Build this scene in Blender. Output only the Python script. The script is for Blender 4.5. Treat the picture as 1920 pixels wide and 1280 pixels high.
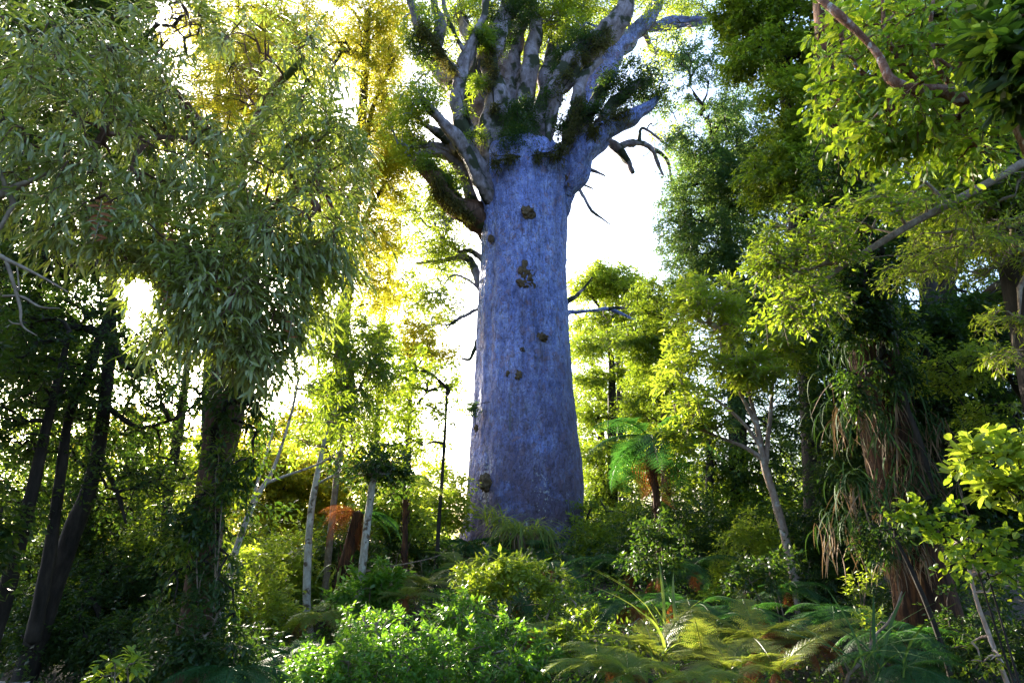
import bpy, math, random
import numpy as np
from mathutils import Vector, Matrix

for o in list(bpy.data.objects):
    bpy.data.objects.remove(o)
SC = bpy.context.scene
COL = SC.collection
rng = np.random.default_rng(7)
random.seed(7)

# ------------------------------------------------------------------ camera
PITCH = math.radians(16.0)
CAMZ = 2.6
F = 1280.0                      # focal length in pixels of the 1920 wide photograph (24 mm lens)
cam_data = bpy.data.cameras.new('camera')
cam_data.lens = 24.0
cam_data.sensor_width = 36.0
cam_data.clip_start = 0.05
cam_data.clip_end = 2000
cam = bpy.data.objects.new('camera', cam_data)
cam.location = (0, 0, CAMZ)
cam.rotation_euler = (math.radians(90) + PITCH, 0, 0)
COL.objects.link(cam)
SC.camera = cam

# ------------------------------------------------------------------ sky, sun, exposure
SUN_EL = math.radians(17.3)
SUN_AZ = math.radians(-30.0)    # left of straight ahead
world = bpy.data.worlds.new('World')
SC.world = world
world.use_nodes = True
wn = world.node_tree
wn.nodes.clear()
sky = wn.nodes.new('ShaderNodeTexSky')
sky.sky_type = 'NISHITA'
sky.sun_disc = False
sky.sun_elevation = SUN_EL
sky.sun_rotation = SUN_AZ
sky.air_density = 1.0
sky.dust_density = 4.0
sky.ozone_density = 3.0
bg = wn.nodes.new('ShaderNodeBackground')
bg.inputs['Strength'].default_value = 0.15
wo = wn.nodes.new('ShaderNodeOutputWorld')
wn.links.new(sky.outputs[0], bg.inputs[0])
wn.links.new(bg.outputs[0], wo.inputs[0])

sun_data = bpy.data.lights.new('sun', 'SUN')
sun_data.energy = 5.0
sun_data.angle = math.radians(0.53)
sun_data.color = (1.0, 0.90, 0.72)
sun = bpy.data.objects.new('sun', sun_data)
sd = Vector((math.sin(SUN_AZ) * math.cos(SUN_EL), math.cos(SUN_AZ) * math.cos(SUN_EL), math.sin(SUN_EL)))
sun.rotation_euler = (-sd).to_track_quat('-Z', 'Y').to_euler()
sun.location = (-20, 30, 40)
COL.objects.link(sun)

vs = SC.view_settings
vs.view_transform = 'Standard'
vs.look = 'None'
vs.gamma = 1.0
vs.use_curve_mapping = False
vs.exposure = 2.45
SC.cycles.use_denoising = True
SC.cycles.denoising_prefilter = 'NONE'
SC.cycles.sample_clamp_indirect = 4.0
SC.cycles.max_bounces = 5
SC.cycles.diffuse_bounces = 2
SC.cycles.glossy_bounces = 2
SC.cycles.transmission_bounces = 4
SC.cycles.caustics_reflective = False
SC.cycles.caustics_refractive = False
SC.cycles.use_adaptive_sampling = False

# ------------------------------------------------------------------ geometry helpers
CP, SP = math.cos(PITCH), math.sin(PITCH)

def at(px, py, Y):
    """the point at forward distance Y metres seen at pixel (px, py) of the photograph"""
    dx, dy = (px - 960) / F, (640 - py) / F
    k = Y / (CP - dy * SP)
    return np.array([dx * k, Y, CAMZ + (SP + dy * CP) * k])

def mpp(py, Y):
    """metres per pixel at that place"""
    dy = (640 - py) / F
    return Y / (CP - dy * SP) / F

def project(P):
    q = np.asarray(P) - np.array([0, 0, CAMZ])
    depth = q[..., 1] * CP + q[..., 2] * SP
    up = -q[..., 1] * SP + q[..., 2] * CP
    depth = np.where(np.abs(depth) < 1e-3, 1e-3, depth)
    return 960 + F * q[..., 0] / depth, 640 - F * up / depth, depth

def norm(a):
    return a / np.maximum(np.linalg.norm(a, axis=-1, keepdims=True), 1e-9)

def hash3(i, j, k):
    n = (i * 374761393 + j * 668265263 + k * 2147483647 + 1013904223) & 0xFFFFFFFF
    n = ((n ^ (n >> 13)) * 1274126177) & 0xFFFFFFFF
    return ((n ^ (n >> 16)) & 0xFFFF) / 65535.0

def vnoise(P):
    P = np.asarray(P, float)
    b = np.floor(P).astype(np.int64)
    f = P - b
    f = f * f * (3 - 2 * f)
    r = 0
    for dx in (0, 1):
        for dy in (0, 1):
            for dz in (0, 1):
                w = (f[..., 0] if dx else 1 - f[..., 0]) * (f[..., 1] if dy else 1 - f[..., 1]) * (f[..., 2] if dz else 1 - f[..., 2])
                r = r + w * hash3(b[..., 0] + dx, b[..., 1] + dy, b[..., 2] + dz)
    return r * 2 - 1

def smooth01(t):
    t = np.clip(t, 0, 1)
    return t * t * (3 - 2 * t)

def ground_z(x, y):
    x = np.asarray(x, float); y = np.asarray(y, float)
    z = 1.75 * smooth01((y - 7) / 22.0)
    z = z - 0.10 * np.maximum(y - 44, 0) * smooth01((y - 44) / 20)
    P = np.stack([x * 0.35, y * 0.35, np.zeros_like(x)], -1)
    z = z + 0.13 * vnoise(P) + 0.05 * vnoise(P * 3.1 + 7)
    return np.maximum(z, -16 + 0 * x)

def spline(pts, per=6):
    """Catmull-Rom through the rows of pts (any number of columns)"""
    p = np.asarray(pts, float)
    if len(p) < 3:
        t = np.linspace(0, 1, per + 1)[:, None]
        return p[0] * (1 - t) + p[-1] * t
    q = np.vstack([2 * p[0] - p[1], p, 2 * p[-1] - p[-2]])
    out = []
    for i in range(1, len(q) - 2):
        t = np.linspace(0, 1, per, endpoint=False)[:, None]
        a, b, c, d = q[i - 1], q[i], q[i + 1], q[i + 2]
        out.append(0.5 * (2 * b + (c - a) * t + (2 * a - 5 * b + 4 * c - d) * t ** 2 + (3 * b - a - 3 * c + d) * t ** 3))
    out.append(p[-1:])
    return np.vstack(out)

class MB:
    """collects geometry for one mesh"""
    def __init__(self):
        self.V = []; self.F = []; self.R = []; self.n = 0
    def add(self, V, faces, rnd=0.5):
        V = np.asarray(V, float).reshape(-1, 3)
        self.V.append(V)
        self.R.append(np.full(len(V), rnd) if np.isscalar(rnd) else np.asarray(rnd))
        for f in faces:
            self.F.append(np.asarray(f, np.int64) + self.n)
        self.n += len(V)
    def tube(self, P, R, sides=6, rough=0.0, seed=0, cap=True):
        P = np.asarray(P, float); R = np.asarray(R, float)
        n = len(P)
        T = norm(np.gradient(P, axis=0))
        ref = np.array([0.0, 1.0, 0.0]) if abs(T[:, 1]).mean() < 0.8 else np.array([1.0, 0, 0])
        A = norm(np.cross(T, ref)); B = np.cross(T, A)
        th = np.linspace(0, 2 * np.pi, sides, endpoint=False)
        c, s = np.cos(th), np.sin(th)
        rad = np.repeat(R[:, None], sides, 1)
        if rough:
            L = np.concatenate([[0], np.cumsum(np.linalg.norm(np.diff(P, axis=0), axis=1))])
            rm = max(R.max(), 1e-3)
            Q = np.stack([np.repeat(c[None], n, 0) * 1.6, np.repeat(s[None], n, 0) * 1.6, np.repeat(L[:, None] / rm * 0.5, sides, 1)], -1) + seed * 3.7
            rad = rad * (1 + rough * vnoise(Q) + 0.5 * rough * vnoise(Q * 2.7 + 5))
        V = P[:, None] + rad[..., None] * (A[:, None] * c[None, :, None] + B[:, None] * s[None, :, None])
        i = np.arange(n - 1)[:, None] * sides
        k = np.arange(sides)[None]; k2 = (k + 1) % sides
        fq = np.stack([i + k, i + k2, i + k2 + sides, i + k + sides], -1).reshape(-1, 4)
        V = V.reshape(-1, 3); fs = [fq]
        if cap:
            V = np.vstack([V, P[-1:] + T[-1:] * R[-1] * 0.6])
            top = (n - 1) * sides
            kk = np.arange(sides)
            fs.append(np.stack([top + kk, top + (kk + 1) % sides, np.full(sides, n * sides)], -1))
        self.add(V, fs, 0.5)
    def mesh(self, name, smooth=True, origin=(0, 0, 0)):
        me = bpy.data.meshes.new(name)
        if not self.V:
            return me
        V = np.vstack(self.V) - np.asarray(origin, float)
        R = np.concatenate(self.R)
        loops = np.concatenate([f.ravel() for f in self.F])
        sizes = np.concatenate([np.full(len(f), f.shape[1]) for f in self.F])
        starts = np.concatenate([[0], np.cumsum(sizes)[:-1]])
        me.vertices.add(len(V)); me.vertices.foreach_set('co', V.astype(np.float32).ravel())
        me.loops.add(len(loops)); me.loops.foreach_set('vertex_index', loops.astype(np.int32))
        me.polygons.add(len(sizes)); me.polygons.foreach_set('loop_start', starts.astype(np.int32))
        a = me.attributes.new('rnd', 'FLOAT', 'POINT')
        a.data.foreach_set('value', R.astype(np.float32))
        me.update(calc_edges=True)
        me.polygons.foreach_set('use_smooth', np.full(len(sizes), smooth))
        return me

# leaf outlines: stations (t, half width), optional midrib fold
def leaf_template(kind):
    if kind == 'dia':          # small far leaf
        v = [(0, 0, 0), (-.5, .45, .06), (.5, .45, .06), (0, 1, -.05)]
        f = [[(0, 2, 3, 1)]]
    elif kind == 'tri':        # tiny leaf of a far tree
        v = [(-.2, 0, 0), (.5, .45, .1), (-.3, 1, -.05)]
        f = [[(0, 1, 2)]]
    elif kind == 'slim':       # narrow leaf without midrib
        v = [(0, 0, 0), (-.45, .3, .03), (.45, .3, .03), (-.45, .62, -.02), (.45, .62, -.02), (0, 1, -.16)]
        f = [[(0, 2, 1), (3, 4, 5)], [(1, 2, 4, 3)]]
    elif kind == 'lance':      # narrow willow-like leaf
        v = [(0, 0, 0), (-.42, .25, .03), (.42, .25, .03), (-.5, .55, 0.01), (.5, .55, 0.01), (0, 1, -.16), (0, .25, -.02), (0, .55, -.04)]
        f = [[(0, 6, 1), (0, 2, 6), (3, 7, 5), (7, 4, 5)], [(1, 6, 7, 3), (6, 2, 4, 7)]]
    else:                      # broad oval leaf
        v = [(0, 0, 0), (-.33, .2, .04), (0, .2, 0), (.33, .2, .04), (-.5, .52, .03), (0, .52, -.03), (.5, .52, .03),
             (-.34, .82, -.03), (0, .82, -.09), (.34, .82, -.03), (0, 1, -.15)]
        f = [[(0, 2, 1), (0, 3, 2), (7, 8, 10), (8, 9, 10)], [(1, 2, 5, 4), (2, 3, 6, 5), (4, 5, 8, 7), (5, 6, 9, 8)]]
    return np.array(v, float), [np.array(x) for x in f]

TEMPL = {k: leaf_template(k) for k in ('dia', 'tri', 'slim', 'lance', 'broad')}

def leaf_frames(D, N):
    D = norm(D)
    X = norm(np.cross(D, N))
    Z = np.cross(X, D)
    return X, D, Z

def add_leaves(mb, P, D, N, L, asp, kind, rnd):
    tv, tf = TEMPL[kind]
    n = len(P); k = len(tv)
    X, D, Z = leaf_frames(D, N)
    W = L * asp
    V = P[:, None] + (X[:, None] * (tv[None, :, 0:1] * W[:, None, None]) + D[:, None] * (tv[None, :, 1:2] * L[:, None, None]) + Z[:, None] * (tv[None, :, 2:3] * L[:, None, None]))
    off = np.arange(n)[:, None, None] * k
    mb.add(V.reshape(-1, 3), [(f[None] + off).reshape(-1, f.shape[1]) for f in tf], np.repeat(rnd, k))

# ------------------------------------------------------------------ things, parts
def thing(name, label, cat, loc=(0, 0, 0), group=None):
    o = bpy.data.objects.new(name, None)
    o.empty_display_size = 0.2
    o.location = loc
    o['label'] = label; o['category'] = cat
    if group: o['group'] = group
    COL.objects.link(o)
    return o

def obj(name, me, mat, parent=None, kind=None, label=None):
    if mat is not None and len(me.materials) == 0:
        me.materials.append(mat)
    o = bpy.data.objects.new(name, me)
    COL.objects.link(o)
    if parent: o.parent = parent
    if kind: o['kind'] = kind
    if label: o['label'] = label
    return o

def place(me, name, mat, parent, M, label=None):
    if len(me.materials) == 0: me.materials.append(mat)
    o = bpy.data.objects.new(name, me)
    COL.objects.link(o)
    o.parent = parent
    o.matrix_basis = M
    if label: o['label'] = label
    return o

# ------------------------------------------------------------------ materials
def nodes(name):
    m = bpy.data.materials.new(name)
    m.use_nodes = True
    nt = m.node_tree
    nt.nodes.clear()
    out = nt.nodes.new('ShaderNodeOutputMaterial')
    return m, nt, out

def ramp(nt, stops, interp='LINEAR'):
    r = nt.nodes.new('ShaderNodeValToRGB')
    r.color_ramp.interpolation = interp
    e = r.color_ramp.elements
    while len(e) < len(stops): e.new(0.5)
    for el, (p, c) in zip(e, stops):
        el.position = p; el.color = (*c, 1)
    return r

def leaf_mat(name, cols, trans, fac=0.5, rough=0.38, spec=0.5):
    """cols: reflective colours over the leaf-to-leaf variation; trans: colour of the light let through"""
    m, nt, out = nodes(name)
    at_ = nt.nodes.new('ShaderNodeAttribute'); at_.attribute_name = 'rnd'
    oi = nt.nodes.new('ShaderNodeObjectInfo')
    add = nt.nodes.new('ShaderNodeMath'); add.operation = 'MULTIPLY_ADD'
    nt.links.new(oi.outputs['Random'], add.inputs[0]); add.inputs[1].default_value = 0.35
    nt.links.new(at_.outputs['Fac'], add.inputs[2])
    fr = nt.nodes.new('ShaderNodeMath'); fr.operation = 'FRACT'
    nt.links.new(add.outputs[0], fr.inputs[0])
    n = len(cols)
    r1 = ramp(nt, [(i / max(n - 1, 1), c) for i, c in enumerate(cols)])
    nt.links.new(fr.outputs[0], r1.inputs[0])
    r2 = ramp(nt, [(i / max(len(trans) - 1, 1), c) for i, c in enumerate(trans)])
    nt.links.new(fr.outputs[0], r2.inputs[0])
    p = nt.nodes.new('ShaderNodeBsdfPrincipled')
    nt.links.new(r1.outputs[0], p.inputs['Base Color'])
    p.inputs['Roughness'].default_value = rough
    p.inputs['Specular IOR Level'].default_value = spec
    t = nt.nodes.new('ShaderNodeBsdfTranslucent')
    nt.links.new(r2.outputs[0], t.inputs[0])
    mx = nt.nodes.new('ShaderNodeMixShader'); mx.inputs[0].default_value = fac
    nt.links.new(p.outputs[0], mx.inputs[1]); nt.links.new(t.outputs[0], mx.inputs[2])
    nt.links.new(mx.outputs[0], out.inputs[0])
    return m

def bark_mat(name, c1, c2, c3, scale=6.0, stretch=0.25, bump=0.5, blotch=None, rough=0.85):
    m, nt, out = nodes(name)
    tc = nt.nodes.new('ShaderNodeTexCoord')
    mp = nt.nodes.new('ShaderNodeMapping'); mp.inputs['Scale'].default_value = (1, 1, stretch)
    nt.links.new(tc.outputs['Object'], mp.inputs[0])
    n1 = nt.nodes.new('ShaderNodeTexNoise'); n1.inputs['Scale'].default_value = scale; n1.inputs['Detail'].default_value = 8; n1.inputs['Roughness'].default_value = 0.7
    nt.links.new(mp.outputs[0], n1.inputs[0])
    r = ramp(nt, [(0.32, c1), (0.5, c2), (0.68, c3)])
    nt.links.new(n1.outputs[0], r.inputs[0])
    col = r.outputs[0]
    if blotch:
        n2 = nt.nodes.new('ShaderNodeTexNoise'); n2.inputs['Scale'].default_value = blotch[1]; n2.inputs['Detail'].default_value = 5
        nt.links.new(tc.outputs['Object'], n2.inputs[0])
        rr = ramp(nt, [(blotch[2], (0, 0, 0)), (blotch[2] + 0.06, (1, 1, 1))])
        nt.links.new(n2.outputs[0], rr.inputs[0])
        mx = nt.nodes.new('ShaderNodeMixRGB'); mx.inputs[2].default_value = (*blotch[0], 1)
        nt.links.new(rr.outputs[0], mx.inputs[0]); nt.links.new(col, mx.inputs[1])
        col = mx.outputs[0]
    p = nt.nodes.new('ShaderNodeBsdfPrincipled')
    nt.links.new(col, p.inputs['Base Color'])
    p.inputs['Roughness'].default_value = rough
    p.inputs['Specular IOR Level'].default_value = 0.25
    b = nt.nodes.new('ShaderNodeBump'); b.inputs['Strength'].default_value = bump; b.inputs['Distance'].default_value = 0.03
    nt.links.new(n1.outputs[0], b.inputs['Height'])
    nt.links.new(b.outputs[0], p.inputs['Normal'])
    nt.links.new(p.outputs[0], out.inputs[0])
    return m

_kb = at(977, 1075, 29.5)
STAIN = [(at(px, py, 27.2)[0] - _kb[0], at(px, py, 27.2)[2] - 1.75, ln) for px, py, ln in [(990, 402, 2.0), (985, 535, 4.5), (1016, 636, 2.5), (973, 706, 3.0), (910, 910, 2.0)]]

def kauri_mat():
    m, nt, out = nodes('kauri_bark')
    tc = nt.nodes.new('ShaderNodeTexCoord')
    L = nt.links.new
    def noise(scale, detail=6, rough=0.6, vec=None):
        n = nt.nodes.new('ShaderNodeTexNoise')
        n.inputs['Scale'].default_value = scale; n.inputs['Detail'].default_value = detail; n.inputs['Roughness'].default_value = rough
        L(vec or tc.outputs['Object'], n.inputs[0])
        return n.outputs[0]
    def mapped(s):
        mp = nt.nodes.new('ShaderNodeMapping'); mp.inputs['Scale'].default_value = s
        L(tc.outputs['Object'], mp.inputs[0])
        return mp.outputs[0]
    def mix(fac, a, b):
        x = nt.nodes.new('ShaderNodeMixRGB')
        L(fac, x.inputs[0]); L(a, x.inputs[1])
        if isinstance(b, tuple): x.inputs[2].default_value = (*b, 1)
        else: L(b, x.inputs[2])
        return x.outputs[0]
    def thr(src, lo, hi, gain=1.0):
        r = ramp(nt, [(lo, (0, 0, 0)), (hi, (gain, gain, gain))]); L(src, r.inputs[0]); return r.outputs[0]
    def mul(a, b):
        x = nt.nodes.new('ShaderNodeMath'); x.operation = 'MULTIPLY'; L(a, x.inputs[0]); L(b, x.inputs[1]); return x.outputs[0]
    base = ramp(nt, [(0.36, (0.10, 0.125, 0.32)), (0.5, (0.27, 0.335, 0.78)), (0.62, (0.45, 0.52, 0.90))])  # blue of the skylight is put into the grey bark's base colour
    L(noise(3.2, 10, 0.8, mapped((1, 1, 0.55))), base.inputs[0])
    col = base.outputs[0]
    vo = nt.nodes.new('ShaderNodeTexVoronoi'); vo.inputs['Scale'].default_value = 5.5
    wob = nt.nodes.new('ShaderNodeVectorMath'); wob.operation = 'MULTIPLY_ADD'
    nz = nt.nodes.new('ShaderNodeTexNoise'); nz.inputs['Scale'].default_value = 4.0; nz.inputs['Detail'].default_value = 4
    L(tc.outputs['Object'], nz.inputs[0])
    L(nz.outputs['Color'], wob.inputs[0]); wob.inputs[1].default_value = (.25, .25, .25); L(mapped((1, 1, .62)), wob.inputs[2])
    L(wob.outputs[0], vo.inputs['Vector'])
    sc_ = nt.nodes.new('ShaderNodeSeparateColor'); L(vo.outputs['Color'], sc_.inputs[0])
    plate = ramp(nt, [(0.0, (.50, .50, .52)), (0.45, (1, 1, 1)), (1.0, (1.30, 1.28, 1.25))]); L(sc_.outputs[0], plate.inputs[0])
    pm = nt.nodes.new('ShaderNodeMixRGB'); pm.blend_type = 'MULTIPLY'; pm.inputs[0].default_value = .28
    L(col, pm.inputs[1]); L(plate.outputs[0], pm.inputs[2]); col = pm.outputs[0]
    col = mix(thr(sc_.outputs[1], 0.90, 0.94, 0.45), col, (0.33, 0.19, 0.19))
    edge = nt.nodes.new('ShaderNodeTexVoronoi'); edge.feature = 'DISTANCE_TO_EDGE'; edge.inputs['Scale'].default_value = 5.5
    L(wob.outputs[0], edge.inputs['Vector'])
    big = ramp(nt, [(0.35, (.68, .68, .72)), (0.65, (1.18, 1.18, 1.15))]); L(noise(.55, 4, .6, mapped((1, 1, .45))), big.inputs[0])
    bm_ = nt.nodes.new('ShaderNodeMixRGB'); bm_.blend_type = 'MULTIPLY'; bm_.inputs[0].default_value = 1
    L(col, bm_.inputs[1]); L(big.outputs[0], bm_.inputs[2]); col = bm_.outputs[0]
    # long vertical stains, pinkish fresh patches where bark has flaked, small dark pits
    col = mix(thr(noise(1.5, 5, 0.6, mapped((1.3, 1.3, 0.10))), 0.52, 0.72, 0.5), col, (0.17, 0.15, 0.24))
    col = mix(thr(noise(5.5, 3, 0.5, mapped((1, 1, 0.55))), 0.62, 0.69, 0.6), col, (0.33, 0.20, 0.24))
    col = mix(thr(noise(15, 3, 0.6, mapped((1, 1, 0.7))), 0.585, 0.63, 0.8), col, (0.10, 0.09, 0.14))
    col = mix(thr(noise(12, 2, 0.5, mapped((1, 1, 0.8))), 0.655, 0.69, 0.75), col, (0.42, 0.27, 0.30))
    col = mix(thr(noise(5, 4, 0.6, mapped((1.6, 1.6, 0.16))), 0.57, 0.66, 0.6), col, (0.12, 0.11, 0.19))
    col = mix(thr(noise(6.5, 5, 0.65, mapped((1, 1, 0.6))), 0.59, 0.66, 0.8), col, (0.09, 0.08, 0.12))
    # darker, browner bark low on the bole
    sep = nt.nodes.new('ShaderNodeSeparateXYZ'); L(tc.outputs['Object'], sep.inputs[0])
    low = nt.nodes.new('ShaderNodeMapRange'); low.inputs[1].default_value = 10.0; low.inputs[2].default_value = 1.0
    L(sep.outputs[2], low.inputs[0])
    lowf = low.outputs[0]
    col = mix(mul(lowf, thr(noise(1.1, 6, 0.65), 0.28, 0.50, 1.0)), col, (0.15, 0.105, 0.15))
    col = mix(mul(lowf, thr(noise(7, 4, 0.6, mapped((1, 1, 0.6))), 0.57, 0.66, 0.9)), col, (0.075, 0.055, 0.055))
    # white lichen and green moss streaks near the foot
    low2 = nt.nodes.new('ShaderNodeMapRange'); low2.inputs[1].default_value = 5.0; low2.inputs[2].default_value = 1.2
    L(sep.outputs[2], low2.inputs[0])
    col = mix(mul(low2.outputs[0], thr(mul(noise(9, 4, 0.6), noise(0.9, 3, 0.5, mapped((1, 1, 0.3)))), 0.345, 0.375, 1.0)), col, (0.72, 0.72, 0.74))
    col = mix(mul(lowf, thr(noise(1.3, 4, 0.6, mapped((1.5, 1.5, 0.10))), 0.60, 0.68, 0.8)), col, (0.10, 0.14, 0.05))
    # damp brown streaks running down from the burls
    def axis(i_, off, lo, hi):
        a_ = nt.nodes.new('ShaderNodeMath'); a_.operation = 'SUBTRACT'; L(sep.outputs[i_], a_.inputs[0]); a_.inputs[1].default_value = off
        if i_ == 0:
            b_ = nt.nodes.new('ShaderNodeMath'); b_.operation = 'ABSOLUTE'; L(a_.outputs[0], b_.inputs[0]); a_ = b_
        m_ = nt.nodes.new('ShaderNodeMapRange'); m_.inputs[1].default_value = lo; m_.inputs[2].default_value = hi; L(a_.outputs[0], m_.inputs[0])
        return m_.outputs[0]
    streak = thr(noise(3.5, 5, 0.7, mapped((2.2, 2.2, 0.22))), 0.42, 0.66, 0.75)
    for bx, bz, ln_ in STAIN:
        col = mix(mul(mul(mul(axis(0, bx, .55, .12), axis(2, bz - ln_, 0, ln_ * .8)), axis(2, bz + .5, 0, -.35)), streak), col, (0.085, 0.06, 0.06))
    p = nt.nodes.new('ShaderNodeBsdfPrincipled')
    L(col, p.inputs['Base Color'])
    p.inputs['Roughness'].default_value = 0.75
    p.inputs['Specular IOR Level'].default_value = 0.3
    b = nt.nodes.new('ShaderNodeBump'); b.inputs['Strength'].default_value = 1.0; b.inputs['Distance'].default_value = 0.16
    ea = nt.nodes.new('ShaderNodeMath'); ea.operation = 'MULTIPLY_ADD'
    er = ramp(nt, [(0.0, (0, 0, 0)), (0.12, (1, 1, 1))]); L(edge.outputs['Distance'], er.inputs[0])
    L(er.outputs[0], ea.inputs[0]); ea.inputs[1].default_value = .22
    L(noise(7, 8, 0.72, mapped((1, 1, 0.5))), ea.inputs[2])
    L(ea.outputs[0], b.inputs['Height'])
    L(b.outputs[0], p.inputs['Normal'])
    L(p.outputs[0], out.inputs[0])
    return m

M = {}
M['grey_leaf'] = leaf_mat('grey_leaf', [(.17, .20, .06), (.30, .31, .13), (.12, .16, .04), (.40, .40, .21)], [(.30, .42, .03), (.44, .52, .05)], .36, .26, .8)
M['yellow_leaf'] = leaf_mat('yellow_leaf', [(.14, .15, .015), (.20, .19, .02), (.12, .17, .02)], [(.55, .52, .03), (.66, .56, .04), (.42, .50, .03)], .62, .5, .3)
M['green_leaf'] = leaf_mat('green_leaf', [(.06, .12, .015), (.09, .15, .02), (.05, .11, .015), (.12, .17, .03)], [(.24, .38, .02), (.38, .46, .02)], .52, .38, .5)
M['lime_leaf'] = leaf_mat('lime_leaf', [(.14, .20, .025), (.19, .24, .035), (.12, .20, .02)], [(.38, .54, .03), (.52, .58, .04)], .52, .38, .5)
M['bush_leaf'] = leaf_mat('bush_leaf', [(.07, .18, .025), (.10, .22, .03), (.12, .21, .04)], [(.15, .36, .015), (.24, .42, .02)], .5, .36, .5)
M['dark_leaf'] = leaf_mat('dark_leaf', [(.018, .05, .014), (.035, .07, .018), (.022, .05, .011)], [(.06, .15, .012), (.12, .18, .012)], .45, .42, .4)  # dark foliage, lowered further so the colour stands in for deep shade
M['blue_leaf'] = leaf_mat('blue_leaf', [(.035, .085, .055), (.055, .11, .05), (.07, .12, .04)], [(.14, .28, .05), (.24, .34, .04)], .48, .45, .4)
M['broad_leaf'] = leaf_mat('broad_leaf', [(.08, .17, .025), (.12, .21, .03), (.09, .18, .035)], [(.34, .54, .02), (.50, .58, .03)], .5, .33, .5)
M['fern_leaf'] = leaf_mat('fern_leaf', [(.10, .17, .03), (.15, .20, .035), (.10, .17, .025)], [(.34, .48, .03), (.50, .52, .05)], .5, .45, .4)
M['gold_fern'] = leaf_mat('gold_fern', [(.10, .15, .025), (.17, .17, .04), (.08, .14, .025)], [(.24, .34, .03), (.36, .36, .045)], .5, .45, .4)
M['dark_fern'] = leaf_mat('dark_fern', [(.022, .08, .022), (.04, .11, .028)], [(.05, .19, .025), (.09, .22, .025)], .46, .45, .4)
M['strap_leaf'] = leaf_mat('strap_leaf', [(.03, .075, .02), (.05, .10, .025)], [(.04, .09, .012), (.06, .11, .015)], .25, .65, .2)
M['dead_fern'] = leaf_mat('dead_fern', [(.22, .075, .03), (.28, .11, .045), (.15, .055, .025)], [(.34, .10, .025), (.40, .16, .04)], .45, .7, .2)
M['moss'] = leaf_mat('moss', [(.055, .06, .015), (.09, .075, .025), (.04, .055, .012)], [(.16, .18, .02), (.2, .15, .03)], .4, .7, .2)
M['straw'] = leaf_mat('straw', [(.22, .15, .09), (.28, .19, .12), (.16, .10, .06)], [(.2, .12, .05), (.16, .1, .04)], .2, .7, .2)
M['grass'] = leaf_mat('grass', [(.10, .18, .03), (.15, .22, .04), (.08, .16, .03)], [(.30, .42, .04), (.42, .48, .06)], .5, .4, .4)
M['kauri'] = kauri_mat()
M['limb_bark'] = bark_mat('limb_bark', (.075, .055, .055), (.21, .175, .19), (.36, .32, .38), 3.2, .6, 1.0, ((.035, .04, .02), 1.1, .52))
M['brown_bark'] = bark_mat('brown_bark', (.04, .022, .015), (.11, .058, .038), (.22, .125, .09), 5, .2, 1.0, ((.06, .08, .03), 1.6, .60))
M['rusty_bark'] = bark_mat('rusty_bark', (.07, .03, .02), (.19, .085, .05), (.34, .24, .19), 14, .6, 1.0, ((.42, .38, .34), 9, .60))
M['dark_bark'] = bark_mat('dark_bark', (.012, .01, .008), (.03, .024, .02), (.06, .047, .038), 7, .25, .7)  # dark bark, with the blackness of backlit stems put into its colour
M['pale_bark'] = bark_mat('pale_bark', (.22, .17, .13), (.42, .38, .33), (.60, .57, .52), 9, .5, .4, ((.13, .09, .06), 7, .57))
M['pink_bark'] = bark_mat('pink_bark', (.16, .10, .07), (.34, .24, .19), (.50, .42, .37), 6, .6, .4, ((.55, .50, .47), 5, .6))
M['twig'] = bark_mat('twig', (.10, .07, .05), (.20, .15, .11), (.32, .26, .2), 12, .6, .3)
M['fern_trunk'] = bark_mat('fern_trunk', (.015, .008, .006), (.06, .026, .014), (.20, .08, .03), 14, .15, 1.0)
M['burl'] = bark_mat('burl', (.03, .02, .012), (.10, .065, .035), (.20, .14, .08), 9, 1, 1.0)
M['stump'] = bark_mat('stump', (.10, .09, .08), (.28, .25, .23), (.42, .38, .35), 8, .6, .6)

def ground_mat():
    m, nt, out = nodes('leaf_litter')
    tc = nt.nodes.new('ShaderNodeTexCoord')
    n = nt.nodes.new('ShaderNodeTexNoise'); n.inputs['Scale'].default_value = 5; n.inputs['Detail'].default_value = 10; n.inputs['Roughness'].default_value = .75
    nt.links.new(tc.outputs['Object'], n.inputs[0])
    r = ramp(nt, [(.3, (.012, .009, .006)), (.48, (.035, .024, .015)), (.6, (.06, .04, .02)), (.75, (.03, .045, .012))])
    nt.links.new(n.outputs[0], r.inputs[0])
    p = nt.nodes.new('ShaderNodeBsdfPrincipled'); p.inputs['Roughness'].default_value = .95
    nt.links.new(r.outputs[0], p.inputs['Base Color'])
    b = nt.nodes.new('ShaderNodeBump'); b.inputs['Strength'].default_value = .9; b.inputs['Distance'].default_value = .06
    nt.links.new(n.outputs[0], b.inputs['Height']); nt.links.new(b.outputs[0], p.inputs['Normal'])
    nt.links.new(p.outputs[0], out.inputs[0])
    return m
M['ground'] = ground_mat()

# ------------------------------------------------------------------ ground
def build_ground():
    u = np.linspace(-1, 1, 181)
    xs = np.sinh(u * 5.2) / np.sinh(5.2) * 700
    ys = np.sinh(u * 5.2) / np.sinh(5.2) * 700 + 15
    X, Y = np.meshgrid(xs, ys, indexing='ij')
    V = np.stack([X, Y, ground_z(X, Y)], -1).reshape(-1, 3)
    n = 181
    i, j = np.meshgrid(np.arange(n - 1), np.arange(n - 1), indexing='ij')
    a = i * n + j
    f = np.stack([a, a + n, a + n + 1, a + 1], -1).reshape(-1, 4)
    mb = MB(); mb.add(V, [f])
    obj('ground', mb.mesh('ground'), M['ground'], None, 'structure')
build_ground()

# ------------------------------------------------------------------ foliage and branches
SUNGAP = [(262, 553, 30, 31), (250, 600, 14, 24)]

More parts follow.
